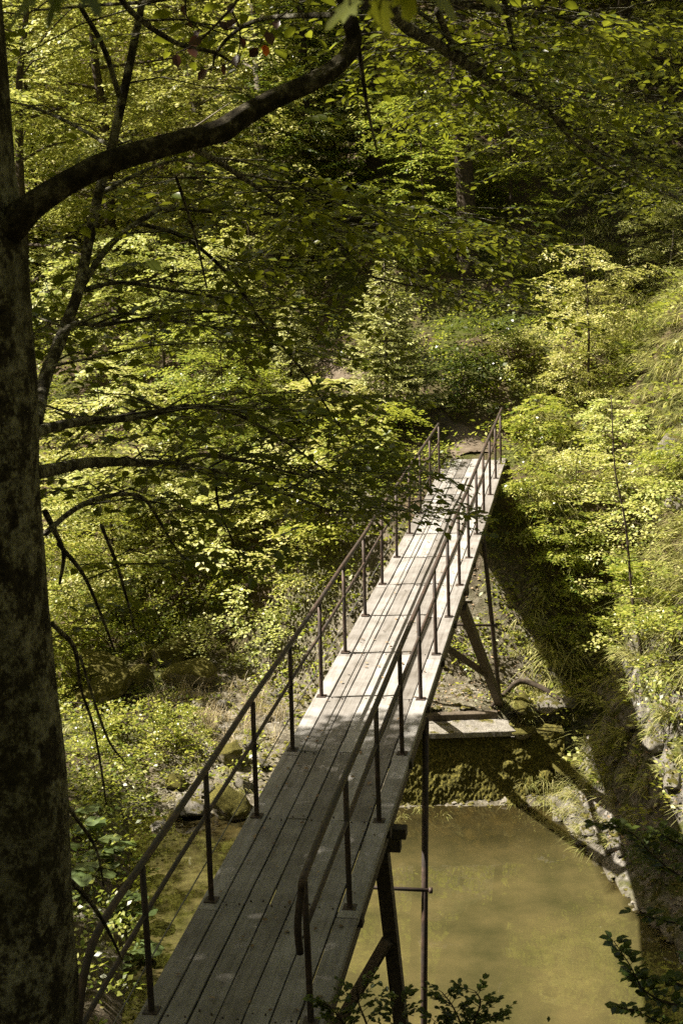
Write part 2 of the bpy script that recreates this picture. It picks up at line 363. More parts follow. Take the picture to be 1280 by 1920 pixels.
def beam(mb, p, q, w, h, up=(0, 0, 1)):
    p = np.asarray(p, float); q = np.asarray(q, float); t = unit(q-p); s = unit(np.cross(t, up)); u = np.cross(s, t)
    V = [p+s*a*w/2+u*b*h/2 for a, b in ((-1, -1), (1, -1), (1, 1), (-1, 1))]+[q+s*a*w/2+u*b*h/2 for a, b in ((-1, -1), (1, -1), (1, 1), (-1, 1))]
    mb.add(V, BOXF)

# ------------------------------------------------------------------ foliage generators (pure numpy)
def leaves_mesh(P, D, Nn, L, Wd, fine=False, curl=0.12):
    """P base points, D directions, Nn normals, L lengths, Wd widths -> V, Q"""
    D = D/np.linalg.norm(D, axis=1)[:, None]
    Sx = np.cross(D, Nn); Sx /= np.linalg.norm(Sx, axis=1)[:, None]+1e-9
    U = np.cross(Sx, D); L = L[:, None]; Wd = Wd[:, None]; n = len(P)
    if fine:
        a = P; l1 = P+D*L*0.28-Sx*Wd*0.42+U*L*curl*0.6; l2 = P+D*L*0.66-Sx*Wd*0.46+U*L*curl*0.5
        t = P+D*L-U*L*curl*0.9; r2 = P+D*L*0.66+Sx*Wd*0.46+U*L*curl*0.5; r1 = P+D*L*0.28+Sx*Wd*0.42+U*L*curl*0.6
        V = np.stack([a, l1, l2, t, r2, r1], 1).reshape(-1, 3); i = np.arange(n)[:, None]*6
        Q = np.concatenate([i+np.array([[0, 3, 2, 1]]), i+np.array([[0, 5, 4, 3]])], 1).reshape(-1, 4)
    else:
        a = P; l = P+D*L*0.5-Sx*Wd*0.5+U*L*curl; t = P+D*L; r = P+D*L*0.5+Sx*Wd*0.5+U*L*curl
        V = np.stack([a, l, t, r], 1).reshape(-1, 3); i = np.arange(n)[:, None]*4; Q = (i+np.array([[0, 3, 2, 1]]))
    return V, Q
def spray(rng, L=0.6, leaf=0.07, step=0.55, droop=0.25, side=0.55, tilt=0.30, up=0.0):
    """flat spray of leaves along +X; returns leaf base, dir, normal, size and twig polylines"""
    P, D, Z, twigs = [], [], [], []
    def run(p0, ang, ln, first=0.06):
        n = max(2, int(ln/(leaf*step)));  a = ang; p = np.array(p0, float); pts = [p.copy()]
        for k in range(n):
            a += rng.normal(0, 0.07); st = ln/n
            p = p+np.array([math.cos(a)*st, math.sin(a)*st, 0]); pts.append(p.copy())
            sg = 1 if (k % 2) else -1; b = a+sg*rng.uniform(0.6, 1.15) if k < n-1 else a
            if k*st >= first*ln or k == n-1:
                P.append(p.copy()); D.append((math.cos(b), math.sin(b), rng.normal(-0.12, 0.22))); Z.append((rng.normal(0, tilt), rng.normal(0, tilt), 1))
        twigs.append(np.array(pts)); return pts
    main = run((0, 0, 0), 0.0, L, 0.25)
    m = len(main)
    nt_ = max(3, int(L/(leaf*1.5)))
    for k in range(nt_):
        f = 0.12+0.8*(k+rng.uniform(-0.2, 0.2))/nt_; i = min(m-1, max(0, int(f*m)))
        ln = L*side*(1-0.75*f)*rng.uniform(0.7, 1.15)
        if ln > leaf*0.8: run(main[i], (1 if k % 2 else -1)*rng.uniform(0.65, 0.95), ln)
    P = np.array(P); D = np.array(D); Z = np.array(Z)
    def bend(Q): Q = Q.copy(); r2 = Q[:, 0]**2+0.5*Q[:, 1]**2; Q[:, 2] += up*Q[:, 0]-droop*r2/max(L, 0.01); return Q
    return bend(P), D, Z, [bend(t) for t in twigs]
def rotm(az, pitch, roll=0):
    ca, sa = math.cos(az), math.sin(az); cp, sp = math.cos(pitch), math.sin(pitch); c, s = math.cos(roll), math.sin(roll)
    Rz = np.array([[ca, -sa, 0], [sa, ca, 0], [0, 0, 1]]); Ry = np.array([[cp, 0, -sp], [0, 1, 0], [sp, 0, cp]]); Rx = np.array([[1, 0, 0], [0, c, -s], [0, s, c]])
    return Rz@Ry@Rx
class Leaves:
    def __init__(s, fine=False): s.P, s.D, s.Z, s.S, s.fine = [], [], [], [], fine; s.tw = []
    def put(s, sp, R, t, size, rng, scale=1.0, twig=False):
        P, D, Z, tw = sp
        s.P.append((P*scale)@R.T+t); s.D.append(D@R.T); s.Z.append(Z@R.T); s.S.append(size*rng.uniform(0.55, 1.3, len(P)))
        if twig: s.tw += [(q*scale)@R.T+t for q in tw]
    def mesh(s, name, asp=0.62, loc=None):
        P = np.concatenate(s.P); D = np.concatenate(s.D); Z = np.concatenate(s.Z); L = np.concatenate(s.S)
        V, Q = leaves_mesh(P, D, Z, L, L*asp, s.fine)
        if loc is not None: V = V-np.asarray(loc)
        return mesh_np(name, V, Q)
_r0 = np.random.default_rng(5)
SPR = {k: [spray(_r0, **a) for _ in range(8)] for k, a in dict(
    beech=dict(L=0.62, leaf=0.066, step=0.62, droop=0.22),
    beech_s=dict(L=0.38, leaf=0.066, step=0.62, droop=0.20),
    crown=dict(L=1.0, leaf=0.13, step=0.60, droop=0.25, tilt=0.3),
    shrub=dict(L=0.75, leaf=0.085, step=0.62, droop=0.22, tilt=0.26),
    herb=dict(L=0.34, leaf=0.085, step=0.62, droop=0.45, tilt=0.45),
).items()}

# ================================================================== SETTING
def axis(lo, hi, step, far, g=1.22):
    a = list(np.arange(lo, hi+1e-6, step)); d = step; b = a[-1]
    while b < far: d *= g; b += d; a.append(b)
    d = step; b = a[0]; pre = []
    while b > -far: d *= g; b -= d; pre.append(b)
    return np.array(pre[::-1]+a)
gx = axis(-9, 9, 0.11, 900); gy = axis(6, 42, 0.13, 900)
X, Y_ = np.meshgrid(gx, gy); Zt = height(X, Y_)
V = np.stack([X, Y_, Zt], -1).reshape(-1, 3); nx, ny = len(gx), len(gy)
i = (np.arange(ny-1)[:, None]*nx+np.arange(nx-1)[None, :]).ravel(); Q = np.stack([i, i+1, i+nx+1, i+nx], 1)
me = mesh_np('ground', V, Q, True); terrain = tag(link('ground', me, MT['floor']), kind='structure')
def gravel_mask(x, y):
    g = sstep(20.3, 21.3, y)*(1-sstep(25.5, 28.5, y))*sstep(-4.2, -2.6, x)*(1-sstep(0.6, 1.4, x))
    g = np.maximum(g, np.where(x > 0, 0.9, 0.35)*(1-sstep(0.2, 1.3, np.abs(height(x, y, False)-0.0)))*(1-sstep(24, 26, y))*sstep(10, 13, y))
    g = np.maximum(g, 0.75*sstep(22.4, 22.9, y)*(1-sstep(24.5, 26, y))*sstep(0.6, 1.0, x)*(1-sstep(3.4, 4.0, x)))
    g = np.maximum(g, 0.8*sstep(0.0, 0.2, x-xr(y))*(1-sstep(1.0, 1.7, x-xr(y)))*sstep(12, 14, y)*(1-sstep(22, 23, y)))
    return np.clip(g*(0.55+0.9*vnoise(x*3, y*3, 77)), 0, 1)
a = me.attributes.new('gravel', 'FLOAT', 'POINT'); a.data.foreach_set('value', gravel_mask(V[:, 0], V[:, 1]).astype(np.float32))
dr = V[:, 0]-xr(V[:, 1]); rk = sstep(-0.1, 0.3, dr)*(1-sstep(1.7, 2.6, dr+0.6*fbm(V[:, 0], V[:, 1], 2, 8)))*(1-sstep(23, 25.5, V[:, 1]))
a = me.attributes.new('rock', 'FLOAT', 'POINT'); a.data.foreach_set('value', rk.astype(np.float32))

# water sheet
wx = np.arange(-7, 8.01, 0.2); wy = np.arange(8, 23.2, 0.2); X, Y_ = np.meshgrid(wx, wy)
V = np.stack([X, Y_, 0*X], -1).reshape(-1, 3); nx, ny = len(wx), len(wy)
i = (np.arange(ny-1)[:, None]*nx+np.arange(nx-1)[None, :]).ravel(); Q = np.stack([i, i+1, i+nx+1, i+nx], 1)
me = mesh_np('water', V, Q, True); tag(link('water', me, MT['water']), kind='structure')
dep = np.clip(0.22+0.70*sstep(0.05, 0.66, -height(V[:, 0], V[:, 1], False)), 0, 1)
dep = dep*(1-0.42*np.clip(1-np.hypot((V[:, 0]-2.2)/2.4, (V[:, 1]-20.8)/1.6), 0, 1))
a = me.attributes.new('depth', 'FLOAT', 'POINT'); a.data.foreach_set('value', dep.astype(np.float32))

# footpath from the bridge end up to the left
pl = smooth_line([(2.72, 28.25), (2.55, 29.6), (1.6, 30.6), (0.9, 31.6), (0.2, 32.8), (-0.5, 34.2), (-1.6, 35.6), (-3.5, 37.0)], 10)
T = np.gradient(pl, axis=0); T /= np.linalg.norm(T, axis=1)[:, None]; nn = np.stack([T[:, 1], -T[:, 0]], 1)
rows = []
for k in range(len(pl)):
    wd = (0.26 if k > 8 else 0.40)*(1+0.2*math.sin(k*0.9))
    for q in np.linspace(-1, 1, 7):
        p = pl[k]+nn[k]*q*wd
        rows.append((p[0], p[1], float(height(p[0], p[1]))+0.05-0.06*abs(q)**3))
Q = [(k*7+j, k*7+j+1, (k+1)*7+j+1, (k+1)*7+j) for k in range(len(pl)-1) for j in range(6)]
tag(link('path', mesh_np('path', np.array(rows), np.array(Q), True), MT['path']), kind='structure')

# ================================================================== FOOTBRIDGE
DK = 4.8; YAW = 0.1781; OFF0, WID = -2.798, 1.058; S0, SP = 7.954, 1.5064
br = empty('footbridge', (OFF0*math.cos(YAW), -OFF0*math.sin(YAW), DK), 'long narrow plank footbridge with rusty pipe railings crossing the stream', 'footbridge')
br.rotation_euler = (0, 0, -YAW)      # local X across the bridge from the left post line, local Y along it, Z=0 the walking surface
def bl(p):                           # world point -> bridge local
    c_, s_ = math.cos(YAW), math.sin(YAW); x, y = p[0]-OFF0*c_, p[1]+OFF0*s_
    return np.array([x*c_-y*s_, x*s_+y*c_, p[2]-DK])
rng = np.random.default_rng(11)
mb = MB(); s_start, s_end = 6.4, 28.1
edges = [0.085, 0.262, 0.44, 0.618, 0.795, 0.972]
for k in range(5):
    x0, x1 = edges[k]+0.005+rng.uniform(0, 0.003), edges[k+1]-0.005-rng.uniform(0, 0.004)
    y = s_start
    while y < s_end:
        ln = rng.choice([1.506, 3.012, 3.012, 4.52]) if k not in (1, 3) else rng.choice([3.012, 4.52])
        y2 = S0+round((y+ln-S0)/SP)*SP
        if y2 <= y+0.5: y2 = y+SP
        y2 = min(y2, s_end+rng.uniform(-0.15, 0.05)); n = max(2, int((y2-y)/0.4)); warp = rng.normal(0, 0.004)
        ys = np.linspace(y+0.004, y2-0.004, n+1); dz = rng.normal(0, 0.0025)
        V = []; 
        for q, yy in enumerate(ys):
            t = q/n; z = dz+0.004*math.sin(t*math.pi)*rng.uniform(0.3, 1); j = rng.normal(0, 0.0016)
            V += [(x0+j, yy, -0.045), (x1+j, yy, -0.045), (x1+j, yy, z+warp), (x0+j, yy, z-warp)]
        Fq = [(0, 3, 2, 1)]
        for q in range(n):
            a0 = q*4; Fq += [(a0+c0, a0+(c0+1) % 4, a0+4+(c0+1) % 4, a0+4+c0) for c0 in range(4)]
        a0 = n*4; Fq.append((a0, a0+1, a0+2, a0+3)); mb.add(V, Fq); y = y2
        if y2 >= s_end-0.2: break
build(mb, 'deck', MT['timber'], br, bev=0.004)
mb = MB()
for i_ in range(-1, 14):
    for k in range(5):
        for fx in (0.22, 0.78):
            x_ = edges[k]+(edges[k+1]-edges[k])*fx+rng.normal(0, 0.006); y = S0+SP*i_+rng.normal(0, 0.012)+(0.03 if k % 2 else -0.03)
            if y < s_end-0.2: tube(mb, [(x_, y, -0.01), (x_, y, 0.011)], 0.0065, 6)
tag(build(mb, 'nail_heads', MT['pipe'], br), kind='stuff')
for sx in (0, 1):                   # side boards carrying the posts
    xa, xb = (-0.075, 0.078) if sx == 0 else (0.98, 1.135)
    mb = MB(); y = s_start-0.1
    while y < s_end:
        y2 = min(y+SP*2+rng.uniform(-0.02, 0.02), s_end+0.05); box(mb, xa+rng.normal(0, 0.003), xb+rng.normal(0, 0.004), y+0.004, y2-0.004, -0.052, 0.008+rng.normal(0, 0.002)); y = y2
    build(mb, 'side_board', MT['timber'], br, bev=0.005)
    mb = MB(); xs = -0.02 if sx == 0 else 1.078; box(mb, xs-0.035, xs+0.035, s_start, s_end, -0.24, -0.054); build(mb, 'stringer', MT['darktimber'], br, bev=0.006)
mb = MB(); 
for x_ in (0.3, 0.76): box(mb, x_-0.04, x_+0.04, s_start, s_end, -0.22, -0.05)
build(mb, 'inner_joist', MT['darktimber'], br)
HR = 1.043
for i_ in range(-1, 14):            # posts and the cross pieces below them
    y = S0+SP*i_
    if y > s_end-0.05: y = s_end-0.1
    mb = MB(); box(mb, -0.10, 1.158, y-0.045, y+0.045, -0.13, -0.056); build(mb, 'cross_piece', MT['darktimber'], br, bev=0.004)
    for sx in (0, 1):
        if i_ == 13 and sx == 0: continue
        if i_ == -1 and sx == 1: continue
        mb = MB(); x_ = 0.0 if sx == 0 else WID; yo = y if sx == 0 else y-0.0
        lean = (0.010 if sx == 0 else -0.004)*rng.uniform(0.2, 1.6)
        tube(mb, [(x_, yo, -0.05), (x_, yo, 0.0), (x_+lean*0.5, yo, 0.5), (x_+lean, yo+rng.normal(0, 0.006), HR-0.01)], [0.0215]*4, 12)
        o = build(mb, 'post', MT['pipe'], br, True)
        mb = MB(); box(mb, x_-0.05, x_+0.05, yo-0.05, yo+0.05, 0.0085, 0.0155); build(mb, 'base_plate', MT['pipe'], o, bev=0.002)
ye = S0+SP*12
def rail(pts, r, name):
    mb = MB(); tube(mb, smooth_line(pts, 4), r, 12); build(mb, name, MT['pipe'], br, True)
yl = [S0+SP*k for k in range(0, 14)]
j = lambda a=0.005: rng.normal(0, a)
rail([(-0.02, S0-1.25, HR-0.62), (-0.02, S0-1.17, HR-0.36), (-0.01, S0-1.02, HR-0.12), (0.0, S0-0.75, HR-0.005)]+[(j(), y, HR+j(0.003)) for y in yl[:13]], 0.0245, 'top_rail')
rail([(WID-0.03, S0-0.10, HR-0.50), (WID-0.03, S0-0.13, HR-0.30), (WID-0.01, S0-0.08, HR-0.10), (WID, S0+0.06, HR-0.01)]+[(WID+j(), y, HR+j(0.003)) for y in yl[1:13]]+[(WID, s_end-0.1, HR)], 0.0245, 'top_rail')
rail([(0.0, S0-1.9, 0.60)]+[(j(), y, 0.69+j(0.005)) for y in yl[:13]], 0.0175, 'mid_rail')
rail([(WID+j(), y, 0.69+j(0.005)) for y in yl[:13]]+[(WID, s_end-0.1, 0.69)], 0.0175, 'mid_rail')
mb = MB(); tube(mb, smooth_line([(-0.03, S0-1.5, 0.28)]+[(-0.03, y, 0.30) for y in yl[:13]], 3), 0.0055, 6); build(mb, 'guy_wire', MT['wire'], br, True)
lv = Leaves(True); n = 170; yy = rng.uniform(s_start, s_end, n); xx = np.clip(rng.beta(0.7, 0.7, n)*1.02+0.03, 0.0, 1.06); az = rng.uniform(0, 6.28, n)
lv.P = [np.stack([xx, yy, 0*xx+0.018], 1)]; lv.D = [np.stack([np.cos(az), np.sin(az), rng.normal(0, .15, n)], 1)]; lv.Z = [rng.normal(0, .2, (n, 3))+np.array([0, 0, 1])]; lv.S = [rng.uniform(0.025, 0.055, n)]
fo = link('fallen_leaves', lv.mesh('fallen_leaves'), MT['litter']); fo.location = br.location; fo.rotation_euler = br.rotation_euler
tag(fo, 'dry fallen leaves scattered on the bridge deck', 'fallen leaves', kind='stuff')
# trestle supports
def trestle(legT, legB, poleT, poleB, barz, nm, brace=True, bar_x=(-0.15, 0.12)):
    lt, lb, pt, pb = bl(legT), bl(legB), bl(poleT), bl(poleB)
    mb = MB(); cw = 0.09 if nm == 'near' else -0.02; box(mb, -0.08-cw, 1.138+cw, lt[1]-0.06, lt[1]+0.06, -0.34, -0.243); build(mb, 'cap_beam', MT['darktimber'], br, bev=0.008)
    mb = MB(); box(mb, -0.05-cw, 1.085+cw, lt[1]-0.05, lt[1]+0.05, -0.47, -0.343); build(mb, 'cap_block', MT['darktimber'], br, bev=0.008)
    for sg in (0, 1):
        dx = (0.0 if sg else -(lt[0]-(WID-lt[0]))); 
        a_, b_ = lt.copy(), lb.copy(); c_, d_ = pt.copy(), pb.copy()
        if not sg:
            for q in (a_, b_, c_, d_): q[0] = WID-q[0]
        mb = MB(); beam(mb, a_, b_, 0.13, 0.13); build(mb, 'support_leg', MT['darktimber'], br, bev=0.008)
        mb = MB(); tube(mb, [c_, (c_+d_)/2, d_], 0.036, 10); build(mb, 'steel_pole', MT['pipe'], br, True)
    f = (barz-DK-pt[2])/(pb[2]-pt[2]); q = pt+(pb-pt)*f
    mb = MB(); tube(mb, [(WID-q[0]-0.06, q[1]-0.05, q[2]), (q[0]+0.06, q[1]-0.05, q[2])], 0.022, 8); tube(mb, [(q[0]+0.05, q[1]-0.05, q[2]), (q[0]+0.09, q[1]-0.05, q[2])], 0.034, 6)
    build(mb, 'tie_rod', MT['pipe'], br, True)
    return lt, lb
lt, lb = trestle((0.25, 11.55, 4.34), (0.60, 13.5, -0.55), (0.81, 14.05, 4.60), (0.66, 13.75, -0.55), 2.72, 'near')
def lp(lt, lb, f, left=False):
    p = lt+(lb-lt)*f
    if left: p = p.copy(); p[0] = WID-p[0]
    return p
mb = MB(); beam(mb, lp(lt, lb, 0.22)+np.array([-0.02, -0.09, 0]), lp(lt, lb, 0.60, True)+np.array([0.02, -0.09, 0]), 0.05, 0.11); build(mb, 'diagonal_brace', MT['darktimber'], br, bev=0.006)
mb = MB(); beam(mb, lp(lt, lb, 0.62, True)+np.array([0, 0.09, 0]), lp(lt, lb, 1.0)+np.array([0, 0.09, 0]), 0.05, 0.11); build(mb, 'diagonal_brace', MT['darktimber'], br, bev=0.006)
lt, lb = trestle((1.66, 19.25, 4.30), (2.66, 23.35, 1.25), (2.27, 22.2, 4.60), (2.63, 23.2, 1.4), 2.95, 'far')
mb = MB(); beam(mb, lp(lt, lb, 0.05, True)+np.array([0, -0.09, 0]), lp(lt, lb, 0.62)+np.array([0, -0.09, 0]), 0.05, 0.10); build(mb, 'diagonal_brace', MT['darktimber'], br, bev=0.006)

# ================================================================== WEIR WALL
wr = empty('weir_wall', (2.0, 22.45, 0), 'moss-covered stream wall with pale concrete cap beneath the bridge', 'wall')
# local coords = world - origin
gxs = np.linspace(-1.35, 1.62, 210); gzs = np.linspace(-0.75, 1.10, 130); V = []
Xg, Zg = np.meshgrid(gxs, gzs)
cells = np.random.default_rng(3); cc = np.stack([cells.uniform(-1.35, 1.6, 46), cells.uniform(-0.6, 1.1, 46)], 1); cs = cells.uniform(0.07, 0.20, 46)
bul = np.zeros_like(Xg)
for (ax_, az_), sz in zip(cc, cs):
    wgt = 0.14 + 0.75*sstep(0.35, 0.85, ax_)
    d2 = ((Xg-ax_)/sz)**2+((Zg-az_)/(sz*0.75))**2; bul = np.maximum(bul, wgt*sz*0.75*np.sqrt(np.clip(1-d2, 0, 1)))
front = -0.32*(1-Zg/1.1) - bul - 0.05*fbm(Xg*6, Zg*3.5, 4, 4) - 0.035*fbm(Xg*26, Zg*20, 3, 6)
V = np.stack([Xg, front, Zg], -1).reshape(-1, 3); nx, nz = len(gxs), len(gzs)
i = (np.arange(nz-1)[:, None]*nx+np.arange(nx-1)[None, :]).ravel(); Q = list(map(tuple, np.stack([i, i+1, i+nx+1, i+nx], 1)))
nv = len(V); back = np.array([(-1.35, 0.75, -0.75), (1.75, 0.75, -0.75), (1.62, 0.75, 1.10), (-1.35, 0.75, 1.10)]); V = np.vstack([V, back])
top = [(nz-1)*nx+k for k in range(nx)]; rgt = [k*nx+nx-1 for k in range(nz)]; lft = [k*nx for k in range(nz)]
Q += [tuple(top+[nv+2, nv+3])[::-1], tuple(rgt[::-1]+[nv+1, nv+2][::1]), tuple(lft+[nv+3, nv]), (nv, nv+3, nv+2, nv+1)]
link('wall_body', mesh_py('wall_body', V, Q), MT['mosswall'], wr)
mb = MB(); nxs = 40
V = []
for k in range(nxs+1):
    x_ = -1.45+2.22*k/nxs; e = 0.02*float(fbm(x_*4, 2.0, 3, 2)); e2 = 0.02*float(fbm(x_*5, 7.0, 3, 2)); sk = 0.0
    V += [(x_, -0.13+e, 1.105), (x_+(0.0 if k < nxs else -0.17), 0.36, 1.105), (x_+(0.0 if k < nxs else -0.17), 0.36, 1.235+e2), (x_, -0.13+e, 1.205+e2*0.6)]
Fq = [(0, 1, 2, 3), tuple(nxs*4+q for q in (3, 2, 1, 0))]
for k in range(nxs): Fq += [(k*4+q, k*4+4+q, k*4+4+(q+1) % 4, k*4+(q+1) % 4) for q in range(4)]
mb.add(V, Fq); build(mb, 'concrete_cap', MT['concrete'], wr, bev=0.012)
mb = MB(); beam(mb, (-1.4, 0.47, 1.24), (0.55, 0.45, 1.24), 0.16, 0.20); build(mb, 'timber_sill', MT['darktimber'], wr, bev=0.01)

# ================================================================== ROCKS
def rock_mesh(seed, flat=0.7, rough=0.22, sub=4):
    import bmesh
    bm = bmesh.new(); bmesh.ops.create_icosphere(bm, subdivisions=sub, radius=1.0)
    r = np.random.default_rng(seed); P = np.array([v.co[:] for v in bm.verts])
    for _ in range(12):                     # flat facets
        n_ = unit(r.normal(0, 1, 3)); d = r.uniform(0.42, 0.8); k = P@n_; P = np.where((k > d)[:, None], P-(k-d)[:, None]*n_*0.85, P)
    o = r.uniform(0, 50, 2)
    f = 1+rough*fbm(P[:, 0]*1.6+o[0]+P[:, 2], P[:, 1]*1.6+o[1]-P[:, 2]*0.7, 4, seed)+0.06*fbm(P[:, 0]*7+P[:, 2]*5, P[:, 1]*7+o[0], 3, seed)
    P = P*f[:, None]; P[:, 2] *= flat
    for v, p in zip(bm.verts, P): v.co = p
    me = bpy.data.meshes.new('rock'); bm.to_mesh(me); bm.free(); me.polygons.foreach_set('use_smooth', [True]*len(me.polygons)); me.update()
    return me
RM = {('rock', k): rock_mesh(100+k) for k in range(4)}; RM.update({('mossrock', k): rock_mesh(200+k, 0.75, 0.28) for k in range(4)})
for (mt, k), me in RM.items(): me.materials.append(MT[mt])
rr = random.Random(4)
def rock(px, py, size, mt, label, group=None, sq=(1, 1, 1), name='boulder', cat='boulder', sink=0.25, pos=None):
    p = ground(px, py) if pos is None else np.array(pos); o = bpy.data.objects.new(name, RM[(mt, rr.randrange(4))]); C.objects.link(o)
    o.location = (p[0], p[1], p[2]+size*0.7*sq[2]*(0.5-sink)); o.scale = (size*sq[0]/2, size*sq[1]/2, size*sq[2]/2); o.rotation_euler = (rr.uniform(-.3, .3), rr.uniform(-.3, .3), rr.uniform(0, 6.28))
    return tag(o, label, cat, group)
GB = 'boulders in the stream bed'
for a_ in [
 (325, 1240, 0.62, 'mossrock', 'round yellow-mossed boulder at the top of the stream bed'),
 (365, 1285, 0.75, 'mossrock', 'broad brown mossy boulder just below the round yellow-mossed one'),
 (170, 1270, 0.85, 'mossrock', 'large flat mossy boulder beside the big trunk, above the ferns'),
 (200, 1315, 0.75, 'mossrock', 'dark mossy boulder with a hollow under it right of the big trunk'),
 (255, 1290, 0.50, 'mossrock', 'medium mossy boulder between the flat one by the trunk and the brown one'),
 (375, 1335, 0.26, 'rock', 'white stone lying among pale dry grass'),
 (420, 1330, 0.22, 'rock', 'small white stone right of the white stone in the dry grass'),
 (430, 1430, 0.55, 'mossrock', 'mossy boulder behind the second left bridge post, above the water'),
 (430, 1525, 0.70, 'mossrock', 'dark mossy boulder standing at the edge of the water left of the deck'),
 (350, 1530, 0.55, 'rock', 'dark wet rock left of the mossy boulder at the water'),
 (300, 1570, 0.45, 'rock', 'wet grey rock at the left corner of the small pool'),
 (455, 1480, 0.38, 'rock', 'grey rough rock wedged above the mossy water-edge boulder'),
 (490, 1440, 0.30, 'rock', 'pale rock touching the shallow water beside the bridge deck'),
 (1030, 1340, 0.42, 'rock', 'pale leaning flat stone beside the curved root behind the wall'),
 (1065, 1365, 0.30, 'rock', 'small pinkish stone at the foot of the dark right bank'),
 (975, 1345, 0.40, 'mossrock', 'mossy stone in front of the curved root'),
 (1225, 1420, 0.36, 'rock', 'sunlit pale rock jutting from the right bank'),
 (1262, 1490, 0.40, 'rock', 'large pale block low in the right bank at the picture edge'),
 (1262, 850, 0.8, 'rock', 'bare grey rock face among the grass high on the right edge'), (1275, 960, 0.55, 'rock', 'smaller bare rock below the grey rock face on the right edge'),
 (1190, 1370, 0.34, 'rock', 'small sunlit rock above the pale jutting rock on the right bank'),
 (290, 1235, 0.40, 'mossrock', 'small mossy stone left of the round yellow-mossed boulder'), (345, 1345, 0.34, 'mossrock', 'mossy stone sunk in the dry grass left of the white stone'),
 (300, 1350, 0.42, 'mossrock', 'low mossy stone between the dry grass and the trunk side boulders'), (225, 1365, 0.40, 'mossrock', 'dark stone under the leaves below the hollow mossy boulder'),
 (465, 1400, 0.26, 'rock', 'grey stone showing between the first and second rails left of the deck'), (500, 1350, 0.24, 'rock', 'grey stone beside the deck among pale pebbles'),
 (520, 1300, 0.28, 'rock', 'pale stone close to the deck above the grey stones'), (455, 1290, 0.24, 'rock', 'pale stone at the top of the pebble bank'),
 (330, 1475, 0.36, 'mossrock', 'mossy stone behind the third left bridge post'), (390, 1490, 0.30, 'rock', 'grey stone between the two mossy water-edge boulders'),
]: rock(a_[0], a_[1], a_[2]*(1.7 if a_[1] < 1345 and a_[0] < 500 else 1.3), *a_[3:], group=GB)
for k, (px, py, sz) in enumerate([(1045, 1540, .30), (1075, 1560, .24), (1100, 1568, .34), (1125, 1578, .28), (1150, 1592, .30), (1135, 1560, .25), (1060, 1525, .22), (1166, 1606, .22), (1085, 1585, .18), (1110, 1550, .2)]):
    rock(px, py, sz, 'rock', 'pale stone, %s from the weir wall along the right waterline of the pool' % ('second', 'fourth', 'fifth', 'seventh', 'ninth', 'eighth', 'first', 'tenth', 'third', 'sixth')[k], 'pale stones along the right waterline', sq=(1.2, 1, .8), name='stone', cat='stone')
for x_, y_, z_, sz, lab in [(2.95, 22.35, 1.12, .42, 'mossy stone on the wall top just right of the concrete cap'), (3.05, 22.85, 1.2, .38, 'mossy stone behind the right end of the concrete cap'), (3.6, 22.1, .6, .5, 'mossy block where the wall meets the right bank')]:
    rock(0, 0, sz, 'mossrock', lab, 'mossy stones on the weir wall', (1.2, 1, .8), 'stone', 'stone', 0.3, (x_, y_, z_))
rgb_ = np.random.default_rng(8)
# pebbles and loose stones: nobody could count them
def scatter(rg, n, x0, x1, y0, y1, dens):
    x = rg.uniform(x0, x1, n); y = rg.uniform(y0, y1, n); k = rg.uniform(0, 1, n) < dens(x, y); x, y = x[k], y[k]
    return np.stack([x, y, height(x, y)], 1)
rg = np.random.default_rng(21)
Pp = np.concatenate([scatter(rg, 26000, -5, 6, 12, 29, lambda x, y: gravel_mask(x, y)**1.5), scatter(rg, 5000, -3, 3.6, 17.5, 22.2, lambda x, y: 0.25+0.6*(vnoise(x*2, y*2, 4) > 0.5))])
ov = np.array([(0, 0, 1), (1, 0, 0), (0, 1, 0), (-1, 0, 0), (0, -1, 0), (0, 0, -0.6)]); of = np.array([(0, 1, 2), (0, 2, 3), (0, 3, 4), (0, 4, 1)])
sz = (0.010+0.045*rg.uniform(0, 1, len(Pp))**3)*np.where(Pp[:, 2] < -0.1, 2.2, 1.0); an = rg.uniform(0, 6.28, len(Pp)); ca, sa = np.cos(an), np.sin(an)
jit = 1+rg.normal(0, 0.25, (len(Pp), 6, 1)); vv = ov[None]*jit
xx = vv[..., 0]*ca[:, None]-vv[..., 1]*sa[:, None]; yy = vv[..., 0]*sa[:, None]+vv[..., 1]*ca[:, None]
Vp = np.stack([xx, yy*0.8, vv[..., 2]*0.6], -1)*sz[:, None, None]*1.6+Pp[:, None, :]
Qp = (np.arange(len(Pp))[:, None, None]*6+of[None]).reshape(-1, 3)
tag(link('gravel', mesh_np('gravel', Vp.reshape(-1, 3), Qp), MT['rock']), 'pale gravel and pebbles along the stream bed', 'gravel', kind='stuff')

